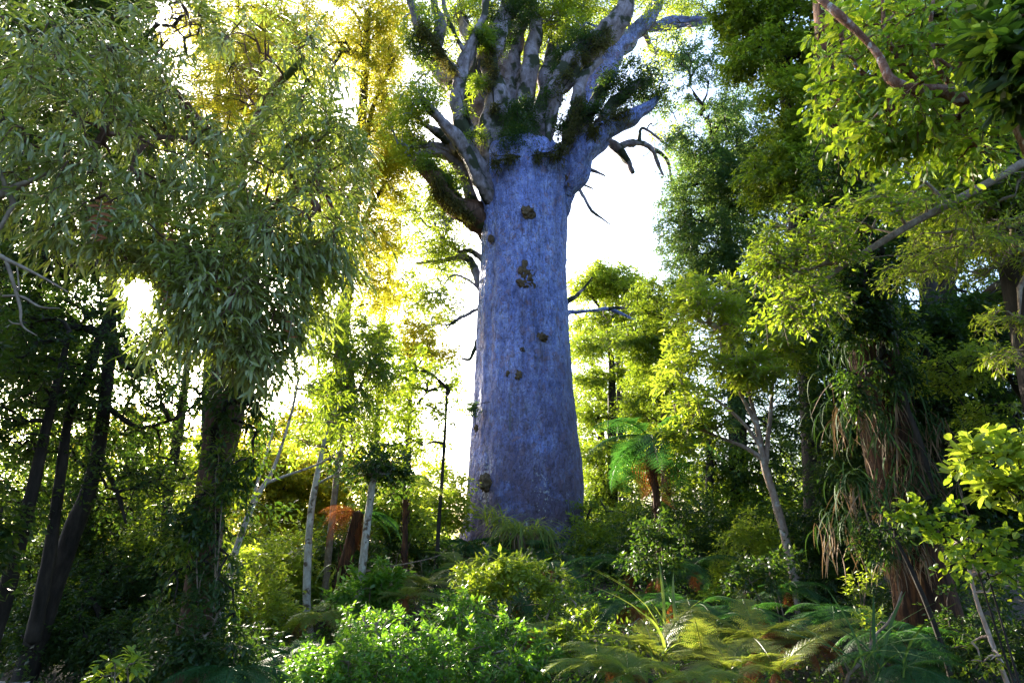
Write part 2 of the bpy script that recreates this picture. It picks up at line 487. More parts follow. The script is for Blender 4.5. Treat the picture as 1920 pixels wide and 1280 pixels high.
def gap_mask(P, gaps):
    px, py, d = project(P)
    k = np.ones(len(P), bool)
    for gx, gy, rx, ry in gaps:
        k &= ((px - gx) / rx) ** 2 + ((py - gy) / ry) ** 2 > rng.uniform(.55, 1.5, len(P))
    return k

DENS = 1.7
def lobe_points(lobes, shell=2.2, dens=1.0):
    """cluster centres inside ellipsoids given as (px, py, Y, rx px, ry px, half depth m, count)"""
    out, cen = [], []
    for (px, py, Y, rx, ry, rz, n) in lobes:
        c = at(px, py, Y); k = mpp(py, Y); n = max(1, round(n * dens))
        d = norm(rng.normal(size=(n, 3)))
        r = rng.random(n)[:, None] ** (1 / shell)
        out.append(c + d * r * np.array([rx * k, rz, ry * k]))
        cen.append(np.repeat(c[None], n, 0))
    return np.vstack(out), np.vstack(cen)

def grow(skel, targets, seg=0.4, arch=0.10, jit=0.05, pathw=0.25):
    """joins every target to the nearest wood already there; returns the chains of points and their node counts"""
    cap = len(skel) + len(targets) * 24
    N = np.zeros((cap, 3)); par = np.full(cap, -1); pl = np.zeros(cap); cnt = np.zeros(cap)
    n = len(skel); N[:n] = skel
    d0 = np.array([np.linalg.norm(skel - t, axis=1).min() for t in targets])
    chains = []
    for ti in np.argsort(d0):
        t = targets[ti]
        d = np.linalg.norm(N[:n] - t, axis=1)
        i = int(np.argmin(d + pathw * pl[:n]))
        m = int(np.clip(d[i] / seg, 2, 20))
        s = np.linspace(0, 1, m + 1)[1:, None]
        p = N[i] * (1 - s) + t * s
        bow = np.sin(np.pi * s)
        p = p + bow * np.array([0, 0, arch * d[i]]) + bow * rng.normal(size=(1, 3)) * jit * d[i] + rng.normal(size=(m, 3)) * jit * 0.35 * min(d[i], seg * 2) * (s < 1)
        ids = np.arange(n, n + m)
        N[ids] = p
        par[ids] = np.concatenate([[i], ids[:-1]])
        pl[ids] = pl[i] + s[:, 0] * d[i]
        chains.append(np.concatenate([[i], ids]))
        n += m
        q = ids[-1]
        while q >= 0:
            cnt[q] += 1; q = par[q]
    return N, cnt, chains, len(skel)

def sprays(C, O, st):
    """leaf frames on short twiglets radiating from cluster centres C, mean direction O"""
    m, k, R, ll = st['m'], st.get('k', 5), st['R'], st['ll']
    nC = len(C); droop = st.get('droop', .3)
    TD = norm(norm(O)[:, None] * st.get('out', .7) + rng.normal(size=(nC, k, 3)) * st.get('spread', .75) + np.array([0, 0, -droop]))
    TD[..., 2] *= st.get('flat', 1.0)
    TD = norm(TD)
    TL = R * rng.uniform(.55, 1.25, (nC, k))
    per = max(1, m // k)
    t = (np.arange(per)[None, None] + rng.random((nC, k, per))) / per
    sag = -st.get('sag', .25) * (t ** 2) * TL[..., None]
    P = C[:, None, None] + TD[:, :, None] * (t * TL[..., None])[..., None]
    P[..., 2] += sag
    P = P + rng.normal(size=P.shape) * st.get('jit', .10) * R
    side = norm(np.cross(TD, np.array([0, 0, 1.0]) + rng.normal(size=TD.shape) * .25))
    sg = np.where(np.arange(per) % 2 == 0, 1.0, -1.0)[None, None, :, None]
    D = TD[:, :, None] * .75 + side[:, :, None] * sg * st.get('open', .75) + rng.normal(size=P.shape) * st.get('drand', .35) + np.array([0, 0, -st.get('ldroop', .25)])
    N = np.array([0, 0, 1.0]) + rng.normal(size=P.shape) * st.get('nrand', .5)
    L = ll * rng.uniform(.6, 1.25, P.shape[:-1])
    return P.reshape(-1, 3), norm(D.reshape(-1, 3)), norm(N.reshape(-1, 3)), L.ravel(), (C, TD, TL)

LEAF_MESH = {}
def leaf_mesh(kind, asp, matname):
    key = (kind, round(asp, 2), matname)
    if key not in LEAF_MESH:
        mb = MB()
        add_leaves(mb, np.zeros((1, 3)), np.array([[0, 1.0, 0]]), np.array([[0, 0, 1.0]]), np.array([1.0]), asp, kind, np.array([0.3]))
        me = mb.mesh('leaf', False); me.materials.append(M[matname])
        LEAF_MESH[key] = me
    return LEAF_MESH[key]

def foliage(root, name, P, D, N, L, st, matname, single=0, gaps=(), origin=None, part_label=None):
    """leaves of one thing: the largest in view as parts of their own, the others joined"""
    gaps = list(SUNGAP) + list(gaps)
    k = gap_mask(P + D * L[:, None] * .5, gaps)
    P, D, N, L = P[k], D[k], N[k], L[k]
    rnd = np.clip(rng.random(len(P)), 0, .999)
    origin = np.asarray(root.location) if origin is None else origin
    if single:
        px, py, dep = project(P + D * L[:, None] * .5)
        size = L / np.maximum(dep, .2) * ((px > 0) & (px < 1920) & (py > 0) & (py < 1280) & (dep > .3))
        idx = np.argsort(-size)[:single]
        idx = idx[size[idx] > 0]
        me = leaf_mesh(st['kind'], st['asp'], matname)
        X, Dn, Z = leaf_frames(D[idx], N[idx])
        for a in range(len(idx)):
            l = L[idx[a]]; p = P[idx[a]] - origin
            mt = Matrix(((X[a, 0] * l, Dn[a, 0] * l, Z[a, 0] * l, p[0]), (X[a, 1] * l, Dn[a, 1] * l, Z[a, 1] * l, p[1]), (X[a, 2] * l, Dn[a, 2] * l, Z[a, 2] * l, p[2]), (0, 0, 0, 1)))
            place(me, 'leaf', M[matname], root, mt)
        keep = np.ones(len(P), bool); keep[idx] = False
        P, D, N, L, rnd = P[keep], D[keep], N[keep], L[keep], rnd[keep]
    if len(P):
        mb = MB()
        add_leaves(mb, P, D, N, L, st['asp'] * (1.5 if st['kind'] == 'tri' else 1), 'slim' if st['kind'] == 'lance' else st['kind'], rnd)
        return obj(name, mb.mesh(name, False, origin), M[matname], root, 'stuff', part_label)

def wood_lines(pts):
    """polyline rows (px, py, Y, radius px) -> smooth world points and radii"""
    w = np.array([np.append(at(a, b, c), r * mpp(b, c)) for a, b, c, r in pts])
    s = spline(w, 6)
    return s[:, :3], np.maximum(s[:, 3], .004)

def tree(name, label, cat, trunk, lobes, st, leafmat, barkmat, group=None, limbs=(), single=0, tip=.008, rootdrop=True,
         pathw=.25, arch=.10, twigs=False, dens=DENS, gaps=(), sides=10, trunk_name='trunk', crown_name='crown', extra=()):
    """one tree: trunk (given as pixels), limbs, branches grown to the crown's clusters, and leaves"""
    if st['kind'] == 'dia':
        st = dict(st, R=st['R'] * .78, m=int(st['m'] * .62), flat=st.get('flat', .55))
        dens *= 1.5
        if lobes[0][2] >= 14.5: st['kind'] = 'tri'
    P, R = wood_lines(trunk) if trunk is not None else (None, None)
    if P is not None and rootdrop:      # carry the trunk on down into the ground
        d = P[0] - P[1]; d[2] = 0; d = d / max(np.linalg.norm(d), 1e-6) * min(np.linalg.norm(d) / max(np.linalg.norm(P[0] - P[1]), 1e-6), .6)
        g = float(ground_z(P[0, 0], P[0, 1]))
        if P[0, 2] > g - .15:
            foot = P[0] + np.array([d[0] * .3, d[1] * .3, -1.0]) * (P[0, 2] - g + .2)
            mid_ = (foot + P[0]) * .5 + d * .12 * (P[0, 2] - g)
            P = np.vstack([foot[None], mid_[None], P]) if P[0, 2] > g + 1 else np.vstack([foot[None], P])
            R = np.concatenate([[R[0] * 1.35, R[0] * 1.1], R]) if len(P) == len(R) + 2 else np.concatenate([[R[0] * 1.35], R])
    loc = P[0] if P is not None else at(lobes[0][0], lobes[0][1], lobes[0][2])
    root = thing(name, label, cat, tuple(loc), group)
    skel = []
    if P is not None:
        mb = MB(); mb.tube(P, R, sides + 4, .10, seed=len(bpy.data.objects))
        obj(trunk_name, mb.mesh(trunk_name, True, loc), M[barkmat], root)
        skel.append(P[len(P) // 3:])
    for li in limbs:
        LP, LR = wood_lines(li)
        mb = MB(); mb.tube(LP, LR, sides, .12, seed=len(bpy.data.objects))
        obj('limb', mb.mesh('limb', True, loc), M[barkmat], root)
        skel.append(LP)
    C, cen = lobe_points(lobes, dens=dens)
    S = np.vstack(skel) if skel else C[:1]
    far = lobes[0][2] > 13
    N, cnt, chains, ns = grow(S, C, seg=.8 if far else .4, arch=arch, pathw=pathw)
    mb = MB(); tipd = np.zeros_like(C); tips = []
    for ch in chains:
        r = tip * np.maximum(cnt[ch], 1) ** .5
        r[0] = min(r[0], r[1] * 1.25) if ch[0] < ns else r[0]
        r[-1] = tip * .6
        mb.tube(N[ch], r, (3 if far else 4) if r[0] < .03 else 6, 0, cap=False)
    order = np.array([ch[-1] for ch in chains])
    prev = np.array([ch[-2] for ch in chains])
    Cn = N[order]; O = norm(Cn - N[prev])
    cenmap = cen[np.array([int(np.argmin(np.linalg.norm(C - q, axis=1))) for q in Cn])]
    O = norm(O + .6 * norm(Cn - cenmap))
    LPs, LD, LN, LL, tw = sprays(Cn, O, st)
    if twigs:
        Cc, TD, TL = tw
        for i in range(len(Cc)):
            for j in range(TD.shape[1]):
                e = Cc[i] + TD[i, j] * TL[i, j]; mid = Cc[i] + TD[i, j] * TL[i, j] * .5
                e = e - np.array([0, 0, st.get('sag', .25) * TL[i, j]]); mid = mid - np.array([0, 0, st.get('sag', .25) * TL[i, j] * .25])
                mb.tube(np.array([Cc[i], mid, e]), np.array([tip * .6, tip * .45, tip * .25]), 3, 0, cap=False)
    obj('branches', mb.mesh('branches', True, loc), M[barkmat if barkmat != 'pale_bark' else 'twig'], root, 'stuff')
    foliage(root, crown_name, LPs, LD, LN, LL, st, leafmat, single, gaps, loc)
    for (lb2, st2, mat2, nm2) in extra:
        C2, cen2 = lobe_points(lb2)
        a, b, c, d, _ = sprays(C2, norm(C2 - cen2 + 1e-3), st2)
        foliage(root, nm2, a, b, c, d, st2, mat2, 0, gaps, loc)
    return root

#@@SECTION kauri
# ------------------------------------------------------------------ the great tree
KY = 29.5
prof = [  # py, left px, right px
    (1075, 850, 1104), (1040, 862, 1096), (1000, 869, 1093), (950, 873, 1092), (900, 877, 1091), (850, 881, 1087), (800, 885, 1082), (750, 889, 1078),
    (700, 892, 1074), (650, 894, 1070), (600, 895, 1067), (550, 898, 1063), (500, 900, 1061), (450, 900, 1062), (400, 899, 1064), (360, 898, 1067), (330, 896, 1070), (305, 896, 1068), (292, 912, 1052), (284, 945, 1020)]

def build_kauri():
    pr = np.array(prof, float)
    rows = []
    for py, l, r in pr:
        c = at((l + r) / 2, py, KY)
        rows.append(np.append(c, (r - l) / 2 * mpp(py, KY)))
    s = spline(np.array(rows), 20)
    base = np.array([s[0, 0], KY, float(ground_z(s[0, 0], KY))])
    loc = base
    root = thing('kauri_tree', 'giant blue-grey tree with a massive straight trunk and a crown of thick branches', 'tree', tuple(loc))
    nT = 200
    th = np.linspace(0, 2 * np.pi, nT, endpoint=False)
    c, q = np.cos(th), np.sin(th)
    n = len(s)
    R = s[:, 3:4] * np.ones((1, nT))
    z = s[:, 2:3] * np.ones((1, nT))
    cc = c[None] * np.ones((n, 1)); ss = q[None] * np.ones((n, 1))
    G = np.stack([cc * 2.2, ss * 2.2, z], -1)
    lowf = np.clip((7 - z) / 6, 0, 1)
    h = .07 * vnoise(G * np.array([1.4, 1.4, .16])) + .05 * vnoise(G * np.array([3.2, 3.2, .4]) + 9) * (1 + lowf)
    h += .035 * vnoise(G * np.array([7, 7, 2.2]) + 4) + .02 * vnoise(G * np.array([15, 15, 6]) + 2) * (1 + lowf)
    h += .42 * np.clip((3.6 - z) / 2.4, 0, 1) ** 2 * (.55 + .9 * np.abs(vnoise(np.stack([cc * 2.0, ss * 2.0, z * .05], -1) + 13)))
    h += -.03 * lowf * np.clip(vnoise(G * np.array([6, 6, 3]) + 21) - .25, 0, 1) * 3
    # smooth round swellings of the old bole
    h += .10 * vnoise(np.stack([cc * 1.1, ss * 1.1, z * .22], -1) + 3)
    R = R + h
    V = np.stack([s[:, 0:1] + R * cc, s[:, 1:2] + R * ss, z], -1).reshape(-1, 3)
    i = np.arange(n - 1)[:, None] * nT; k = np.arange(nT)[None]; k2 = (k + 1) % nT
    f = np.stack([i + k, i + k2, i + k2 + nT, i + k + nT], -1).reshape(-1, 4)
    V = np.vstack([V, s[-1:, :3] + np.array([0, 0, .25])])
    kk = np.arange(nT); t0 = (n - 1) * nT
    mb = MB(); mb.add(V, [f, np.stack([t0 + kk, t0 + (kk + 1) % nT, np.full(nT, n * nT)], -1)])
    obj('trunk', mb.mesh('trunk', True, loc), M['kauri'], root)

    # limbs: px, py, depth offset, radius px
    LIMB = [
        [(945, 330, .6, 30), (950, 260, .9, 27), (953, 190, 1.1, 24), (960, 110, 1.4, 20), (972, 40, 1.7, 17), (985, -40, 2, 14)],
        [(1012, 330, .8, 26), (1018, 250, 1.1, 23), (1024, 180, 1.4, 19), (1036, 110, 1.7, 15), (1052, 50, 2, 12), (1070, -20, 2.2, 9)],
        [(985, 250, .9, 12), (968, 190, 1.1, 10), (950, 150, 1.2, 9), (938, 110, 1.4, 8), (940, 60, 1.5, 6)],
        [(1180, 90, 2.9, 9), (1186, 60, 2.9, 7), (1160, 30, 3, 6), (1120, 18, 3, 5), (1085, 26, 3, 3)],
        [(1208, 60, 3.1, 6), (1225, 95, 3.1, 5), (1250, 102, 3.1, 5), (1275, 110, 3.2, 4), (1310, 118, 3.3, 2)],
        [(920, 330, -.6, 24), (922, 300, -.9, 20), (922, 246, -1.1, 19), (924, 200, -1.1, 18), (925, 164, -1.0, 17), (919, 115, -.8, 18), (930, 75, -.5, 17), (944, 40, 0, 17), (956, 0, .4, 17), (968, -60, 1, 14)],
        [(905, 335, -1.2, 18), (890, 300, -1.6, 15), (873, 254, -1.9, 13), (864, 225, -1.9, 13), (859, 191, -1.9, 12), (863, 142, -1.9, 12), (878, 105, -1.8, 11), (890, 70, -1.7, 9), (903, 40, -1.6, 7), (915, -10, -1.5, 6)],
        [(864, 150, -1.9, 10), (850, 132, -2.1, 9), (835, 115, -2.3, 9), (818, 92, -2.5, 8), (820, 70, -2.5, 9), (826, 50, -2.5, 8), (820, 20, -2.5, 8), (812, -20, -2.6, 6)],
        [(820, 84, -2.5, 9), (800, 64, -2.6, 10), (786, 46, -2.7, 9), (778, 25, -2.8, 8), (768, -10, -2.9, 6)],
        [(876, 110, -1.8, 6), (862, 82, -1.9, 5), (848, 55, -2, 4.5), (836, 25, -2.2, 4), (828, -10, -2.3, 3)],
        [(900, 345, -1.6, 16), (884, 310, -2, 13), (872, 280, -2.3, 12), (855, 256, -2.6, 11), (840, 238, -2.8, 10), (822, 218, -3, 8), (806, 202, -3.2, 6), (792, 186, -3.4, 4)],
        [(888, 320, -1.2, 10), (872, 294, -1.3, 9), (856, 284, -1.4, 8), (838, 277, -1.5, 7), (815, 272, -1.6, 5), (795, 274, -1.8, 4), (768, 275, -2, 2)],
        [(858, 284, -1.5, 9), (843, 268, -1.6, 9), (826, 254, -1.8, 8), (808, 240, -2, 6), (790, 230, -2.2, 4)],
        [(905, 420, 0, 26), (888, 402, -.7, 25), (868, 390, -1, 22), (850, 376, -1.3, 21), (834, 358, -1.6, 20), (820, 340, -1.9, 19), (806, 326, -2.1, 16), (792, 314, -2.3, 13), (778, 300, -2.5, 8)],
        [(897, 400, -.4, 12), (886, 375, -.6, 11), (876, 345, -.7, 10), (868, 322, -.9, 10), (855, 302, -1, 10), (838, 290, -1.2, 10), (818, 286, -1.4, 9), (796, 290, -1.6, 7), (776, 288, -1.8, 4)],
        [(890, 300, .6, 26), (880, 240, .9, 24), (872, 190, 1.1, 22), (852, 160, 1.3, 20), (830, 150, 1.6, 16), (815, 135, 1.8, 12), (800, 110, 2, 8)],
        [(905, 310, .3, 24), (900, 240, .5, 24), (893, 190, .6, 20), (890, 140, .7, 16), (885, 90, .8, 12), (870, 40, 1, 9), (860, -20, 1.2, 7)],
        [(980, 330, .4, 34), (980, 260, .6, 29), (982, 205, .8, 26), (986, 160, .9, 23), (995, 110, 1, 17), (1004, 74, 1.1, 12), (1003, 40, 1.1, 10), (998, 0, 1.2, 9), (996, -40, 1.2, 8)],
        [(1022, 296, -1.7, 9), (1028, 250, -1.6, 8), (1034, 219, -1.4, 10), (1043, 182, -1.2, 15), (1057, 140, -1, 21), (1076, 112, -.9, 21), (1098, 92, -.8, 20), (1130, 72, -.7, 19), (1152, 50, -.7, 17), (1168, 25, -.7, 15), (1176, -5, -.7, 13), (1182, -50, -.7, 11)],
        [(1058, 285, -1.2, 14), (1066, 262, -1.4, 12), (1073, 225, -1.4, 12), (1084, 190, -1.3, 12), (1092, 150, -1.2, 10), (1108, 128, -1, 8), (1128, 112, -.9, 6)],
        [(1030, 420, .2, 26), (1052, 360, -.3, 29), (1072, 314, -.8, 29), (1090, 280, -1.2, 27), (1116, 250, -1.3, 25), (1143, 234, -1.4, 20), (1168, 222, -1.5, 17), (1192, 212, -1.6, 15), (1210, 204, -1.7, 12), (1222, 196, -1.7, 8), (1234, 182, -1.6, 4)],
        [(1088, 275, -1, 15), (1098, 240, -1.1, 12), (1108, 210, -1.1, 10), (1116, 186, -1.1, 9), (1128, 165, -1.1, 8), (1142, 145, -1, 5)],
        [(1126, 245, -1.3, 16), (1138, 215, -1.3, 14), (1148, 200, -1.3, 13), (1162, 184, -1.3, 12), (1178, 168, -1.3, 9), (1196, 158, -1.3, 6), (1220, 150, -1.3, 3)],
        [(1060, 300, 1.2, 30), (1085, 230, 1.8, 24), (1112, 165, 2.3, 20), (1140, 125, 2.6, 18), (1165, 95, 2.8, 17), (1188, 66, 3, 16), (1208, 42, 3.1, 15), (1222, 20, 3.2, 12), (1234, -10, 3.3, 10)],
        [(1206, 50, 3.1, 11), (1228, 50, 3.2, 11), (1252, 45, 3.3, 10), (1285, 39, 3.4, 9), (1320, 35, 3.5, 7), (1350, 30, 3.6, 5)],
        [(1130, 250, 1.0, 8.8), (1142, 266, 1.2, 7.5), (1156, 278, 1.3, 6.8), (1168, 292, 1.4, 6.1), (1178, 306, 1.5, 4.8), (1186, 324, 1.5, 4.1)],
        [(1158, 277, 1.3, 5.4), (1172, 272, 1.5, 6.1), (1192, 268, 1.7, 6.1), (1210, 272, 1.9, 5.4), (1222, 280, 2, 4.8), (1231, 300, 2.1, 3.4), (1243, 328, 2.2, 2.0)],
        [(1220, 278, 2, 4.1), (1236, 286, 2.1, 4.1), (1250, 300, 2.2, 3.4), (1257, 325, 2.3, 2.7), (1263, 365, 2.4, 1.4)],
        [(1198, 270, 1.7, 4.1), (1200, 252, 1.8, 3.4), (1205, 240, 1.8, 2.7), (1225, 252, 1.9, 2.7), (1245, 268, 2, 2.0), (1262, 282, 2, 1.4)],
        [(1078, 314, -.6, 5), (1096, 314, -.7, 4), (1112, 320, -.8, 3), (1135, 330, -.9, 1.5)],
        [(1068, 346, -.6, 5), (1080, 348, -.7, 3.5), (1092, 366, -.8, 3), (1106, 390, -.9, 2.6), (1112, 398, -.9, 3), (1124, 406, -1, 2), (1144, 421, -1, 1.2)],
        [(1080, 347, -.7, 2.5), (1094, 347, -.7, 2), (1112, 354, -.8, 1.2)],
        [(905, 535, .8, 9.5), (893, 512, .8, 8.2), (882, 490, .9, 6.8), (866, 482, 1, 5.4), (846, 484, 1.1, 4.8), (826, 488, 1.2, 4.1), (800, 492, 1.4, 2.7), (778, 494, 1.6, 1.4)],
        [(898, 480, .9, 5.4), (880, 470, .9, 4.1), (862, 472, 1, 3.4), (848, 462, 1.1, 2.7), (834, 456, 1.2, 2.0)],
        [(902, 545, .6, 3.4), (890, 534, .6, 2.7), (872, 521, .7, 2.0), (850, 516, .8, 1.7), (835, 530, .8, 1.4), (825, 550, .9, 0.8)],
        [(905, 576, .6, 4.1), (894, 580, .6, 3.4), (876, 590, .7, 2.7), (860, 597, .7, 2.7), (848, 604, .8, 2.0), (838, 616, .8, 1.0)],
        [(864, 596, .7, 2.0), (845, 608, .8, 1.4), (820, 608, .9, 1.0), (800, 610, 1, 0.7)],
        [(900, 640, .3, 4.1), (891, 652, .2, 3.4), (884, 668, .1, 2.7), (878, 674, 0, 2.7), (866, 672, 0, 1.7)],
        [(1060, 590, .8, 4.1), (1085, 585, .8, 3.7), (1115, 582, .9, 3.4), (1140, 579, 1, 3.4), (1165, 588, 1.1, 2.7), (1190, 600, 1.2, 2.0), (1225, 612, 1.3, 1.4)],
        [(1140, 579, 1, 4), (1165, 577, 1.1, 3), (1195, 580, 1.3, 2.5), (1230, 578, 1.5, 1.5)],
        [(1058, 572, 1, 5), (1070, 562, 1, 5), (1080, 555, 1.1, 3.5), (1095, 540, 1.2, 2), (1110, 520, 1.3, 1.5)],
    ]
    skel = []
    for li in LIMB:
        if 880 <= li[0][0] <= 1095 and li[0][1] > 268 and li[0][0] != 1030:
            x0, y0, d0, r0 = li[0]
            li = [(.45 * x0 + .55 * 980, y0 + 45, d0 * .35, r0 * 1.15)] + li
        w = np.array([np.append(at(a, b, KY + d), r * mpp(b, KY + d)) for a, b, d, r in li])
        sp = spline(w, 9)
        amp = np.minimum(sp[:, 3:4] * .42, .16) * (w[0, 3] > .2) * np.clip(np.arange(len(sp)) / 8, 0, 1)[:, None]
        q = sp[:, :3] * 1.3 + li[0][0]
        sp[:, :3] += amp * np.stack([vnoise(q), vnoise(q + 31), vnoise(q + 57)], -1)
        sp[:, 3] *= 1 + .22 * vnoise(sp[:, :3] * 1.1 + 11)
        mb = MB(); mb.tube(sp[:, :3], np.maximum(sp[:, 3], .02), 22 if w[0, 3] > .25 else 10, .42, seed=li[0][0])
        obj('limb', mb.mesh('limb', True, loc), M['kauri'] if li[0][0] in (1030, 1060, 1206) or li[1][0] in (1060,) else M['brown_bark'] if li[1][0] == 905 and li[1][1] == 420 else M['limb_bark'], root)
        skel.append(sp[len(sp) // 3:, :3])
    # rough burls where branches were shed
    for (px, py, rx, ry) in [(990, 398, 13, 11), (984, 508, 14, 16), (986, 530, 17, 15), (1016, 632, 11, 8), (973, 704, 7, 9), (979, 655, 5, 5), (911, 905, 13, 15), (921, 448, 6, 7), (893, 802, 4, 8), (952, 700, 4, 6), (1068, 330, 8, 18)]:
        k = mpp(py, KY)
        row = s[np.argmin(np.abs(s[:, 2] - at(px, py, KY)[2]))]
        xx = at(px, py, KY - row[3])[0] - row[0]
        yy = row[1] - math.sqrt(max(row[3] ** 2 - xx ** 2, .05))
        cpt = at(px, py, yy - .06)
        u = np.linspace(0, np.pi, 13); v = np.linspace(0, 2 * np.pi, 24, endpoint=False)
        U, Vv = np.meshgrid(u, v, indexing='ij')
        dirs = np.stack([np.sin(U) * np.cos(Vv), -np.sin(U) * np.sin(Vv), np.cos(U)], -1)
        rr = .85 + .45 * vnoise(dirs * 2.3 + px) + .40 * vnoise(dirs * 4.5 + py)
        Q = cpt + dirs * rr[..., None] * np.array([rx * k, min(rx, 14) * k * .6, ry * k])
        i, j = np.meshgrid(np.arange(12), np.arange(24), indexing='ij')
        a = i * 24 + j; b = i * 24 + (j + 1) % 24
        mb = MB(); mb.add(Q.reshape(-1, 3), [np.stack([a, b, b + 24, a + 24], -1).reshape(-1, 4)])
        obj('burl', mb.mesh('burl', True, loc), M['burl'], root)
    # crown: sprays of leaves on the upper branches
    lobes = [(800, 60, KY - 2, 50, 60, 1.5, 26), (790, 180, KY - 3, 45, 50, 1.2, 22), (850, 40, KY + 2, 50, 50, 2, 20), (900, 30, KY + 1, 50, 50, 2, 26), (1010, 60, KY + 3, 60, 60, 2, 34), (1090, 40, KY + 2, 70, 50, 2, 36),
             (1075, 60, KY + .5, 40, 30, 1, 16), (1160, 10, KY + 2, 80, 40, 2, 20), (1250, 110, KY + 3, 50, 60, 2, 14), (1280, 20, KY + 4, 60, 40, 2, 30), (1120, 100, KY + 3.5, 50, 50, 1.5, 18), (1030, 160, KY + 3, 40, 40, 1, 14), (950, 120, KY + 3, 50, 60, 1, 18), (1040, 20, KY + 1, 60, 30, 1, 20), (1000, 140, KY + 3, 40, 40, 1, 16), (850, 130, KY + 3, 50, 50, 1, 14),
             (800, 400, KY + 1, 60, 60, 1.5, 22), (830, 470, KY + 1, 60, 40, 1.2, 26), (820, 560, KY + 1, 60, 40, 1.5, 16), (760, 250, KY - 2, 40, 60, 2, 20), (840, 320, KY + 2, 40, 40, 1, 12), (1260, 250, KY + 3, 45, 60, 1.5, 10),
             (900, -60, KY, 120, 50, 3, 40), (1100, -70, KY, 150, 50, 3, 40), (1250, -40, KY + 2, 80, 40, 2, 18), (850, 400, KY + 2, 40, 30, 1, 12), (790, 290, KY - 1, 40, 35, 1, 14), (835, 370, KY + 1, 30, 40, .8, 10)]
    C, cen = lobe_points(lobes, dens=3.4)
    N, cnt, ch, ns = grow(np.vstack(skel), C, seg=.6, arch=.12)
    mb = MB()
    for cc_ in ch:
        r = .013 * np.maximum(cnt[cc_], 1) ** .5
        r[0] = min(r[0], r[1] * 1.2) if cc_[0] < ns else r[0]
        mb.tube(N[cc_], r, 5, 0, cap=False)
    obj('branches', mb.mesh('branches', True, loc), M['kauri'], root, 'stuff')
    C2, _c = lobe_points([(800, 140, KY - 2, 60, 120, 1.5, 60), (850, 60, KY - 1, 60, 60, 1.5, 40), (800, 260, KY - 2, 50, 50, 1.2, 40), (1260, 80, KY + 3, 70, 80, 2, 60), (1240, 280, KY + 2, 40, 60, 1, 30), (1000, 60, KY + 1, 80, 60, 1.5, 50), (1190, 150, KY - 1.4, 60, 50, 1, 30), (830, 520, KY + 1.2, 60, 60, 1, 40), (1150, 585, KY + 1.2, 70, 25, 1, 24)])
    N2, cnt2, ch2, ns2 = grow(np.vstack(skel), C2, seg=.35, arch=.05, jit=.16)
    mt_ = MB()
    for cc_ in ch2:
        r = .014 * np.maximum(cnt2[cc_], 1) ** .6
        mt_.tube(N2[cc_], r, 4, 0, cap=False)
    obj('twigs', mt_.mesh('twigs', True, loc), M['limb_bark'], root, 'stuff')
    tips = np.array([c_[-1] for c_ in ch]); pv = np.array([c_[-2] for c_ in ch])
    st = dict(m=54, k=6, R=.55, ll=.16, asp=.36, kind='dia', droop=.15, spread=.9, nrand=.8, jit=.2, flat=.6)
    P, D, Nn, L, _ = sprays(N[tips], norm(N[tips] - N[pv]), st)
    foliage(root, 'crown', P, D, Nn, L, dict(st, kind='tri'), 'lime_leaf', 0, (), loc)
    st = dict(st, m=160)
    C, cen = lobe_points([(1190, 150, KY - 1.5, 58, 38, 1.2, 34), (1232, 185, KY - 1.5, 28, 26, 1, 12), (1150, 165, KY - 1.5, 28, 20, .8, 8), (1180, 190, KY - 1.5, 20, 15, .6, 5)])
    P, D, Nn, L, _ = sprays(C, norm(C - cen + .01), dict(st, R=.6))
    foliage(root, 'foliage', P, D, Nn, L, st, 'dark_leaf', 0, (), loc)
    return root
build_kauri()

# plants perched in the great tree's crown
def perching(label, lobes, st, mat, cat='epiphyte', blades=None):
    C, cen = lobe_points(lobes, 3, dens=1.4)
    loc = C.mean(0)
    root = thing('perching_plant', label, cat, tuple(loc), 'plants perched on the giant tree')
    P, D, N, L, _ = sprays(C, norm(C - cen + np.array([0, -.3, .2])), st)
    foliage(root, 'foliage', P, D, N, L, st, mat, 0, (), loc)
    mb = MB()
    for p in C[:: max(1, len(C) // 24)]:
        q = p + rng.normal(size=3) * .3
        mb.tube(np.array([loc + (p - loc) * .3, p, q]), np.array([.03, .02, .01]), 4)
    obj('stems', mb.mesh('stems', True, loc), M['dark_bark'], root)
    return root
ep = dict(m=90, k=7, R=.42, ll=.13, asp=.38, kind='dia', droop=.1, spread=1.0, nrand=.9, jit=.25)
perching('dark green leafy plant filling the fork above the middle of the giant trunk', [(973, 260, KY - 2.0, 34, 40, .5, 40), (980, 210, KY - 1.6, 28, 30, .5, 22), (965, 235, KY - 1.8, 22, 35, .4, 16)], ep, 'dark_leaf')
perching('shaggy dark moss and leaves wrapping the thick middle limb near the top edge', [(950, 30, KY - .4, 40, 50, .7, 44), (930, 80, KY - .8, 22, 24, .5, 14), (985, 20, KY - .2, 22, 34, .5, 14)], ep, 'dark_leaf')
perching('dark leafy mound along the upper side of the long slanting right limb', [(1050, 130, KY - 1.0, 20, 34, .5, 18), (1072, 98, KY - 1.0, 30, 26, .5, 24), (1100, 70, KY - 1.0, 34, 28, .5, 20), (1030, 190, KY - 1.3, 14, 40, .4, 14)], ep, 'dark_leaf')
perching('yellow-green sedge-like tuft at the fork left of the middle limb', [(905, 72, KY - 1.4, 18, 22, .4, 16), (890, 160, KY - 1.6, 10, 14, .3, 5)], dict(ep, ll=.35, asp=.12, kind='lance'), 'green_leaf')
perching('shaded leafy clump between the dark stub and the big right limb', [(1092, 215, KY - 1.6, 20, 22, .4, 14), (1055, 240, KY - 1.6, 12, 26, .3, 10), (1120, 205, KY - 1.9, 14, 12, .3, 8)], ep, 'dark_leaf')
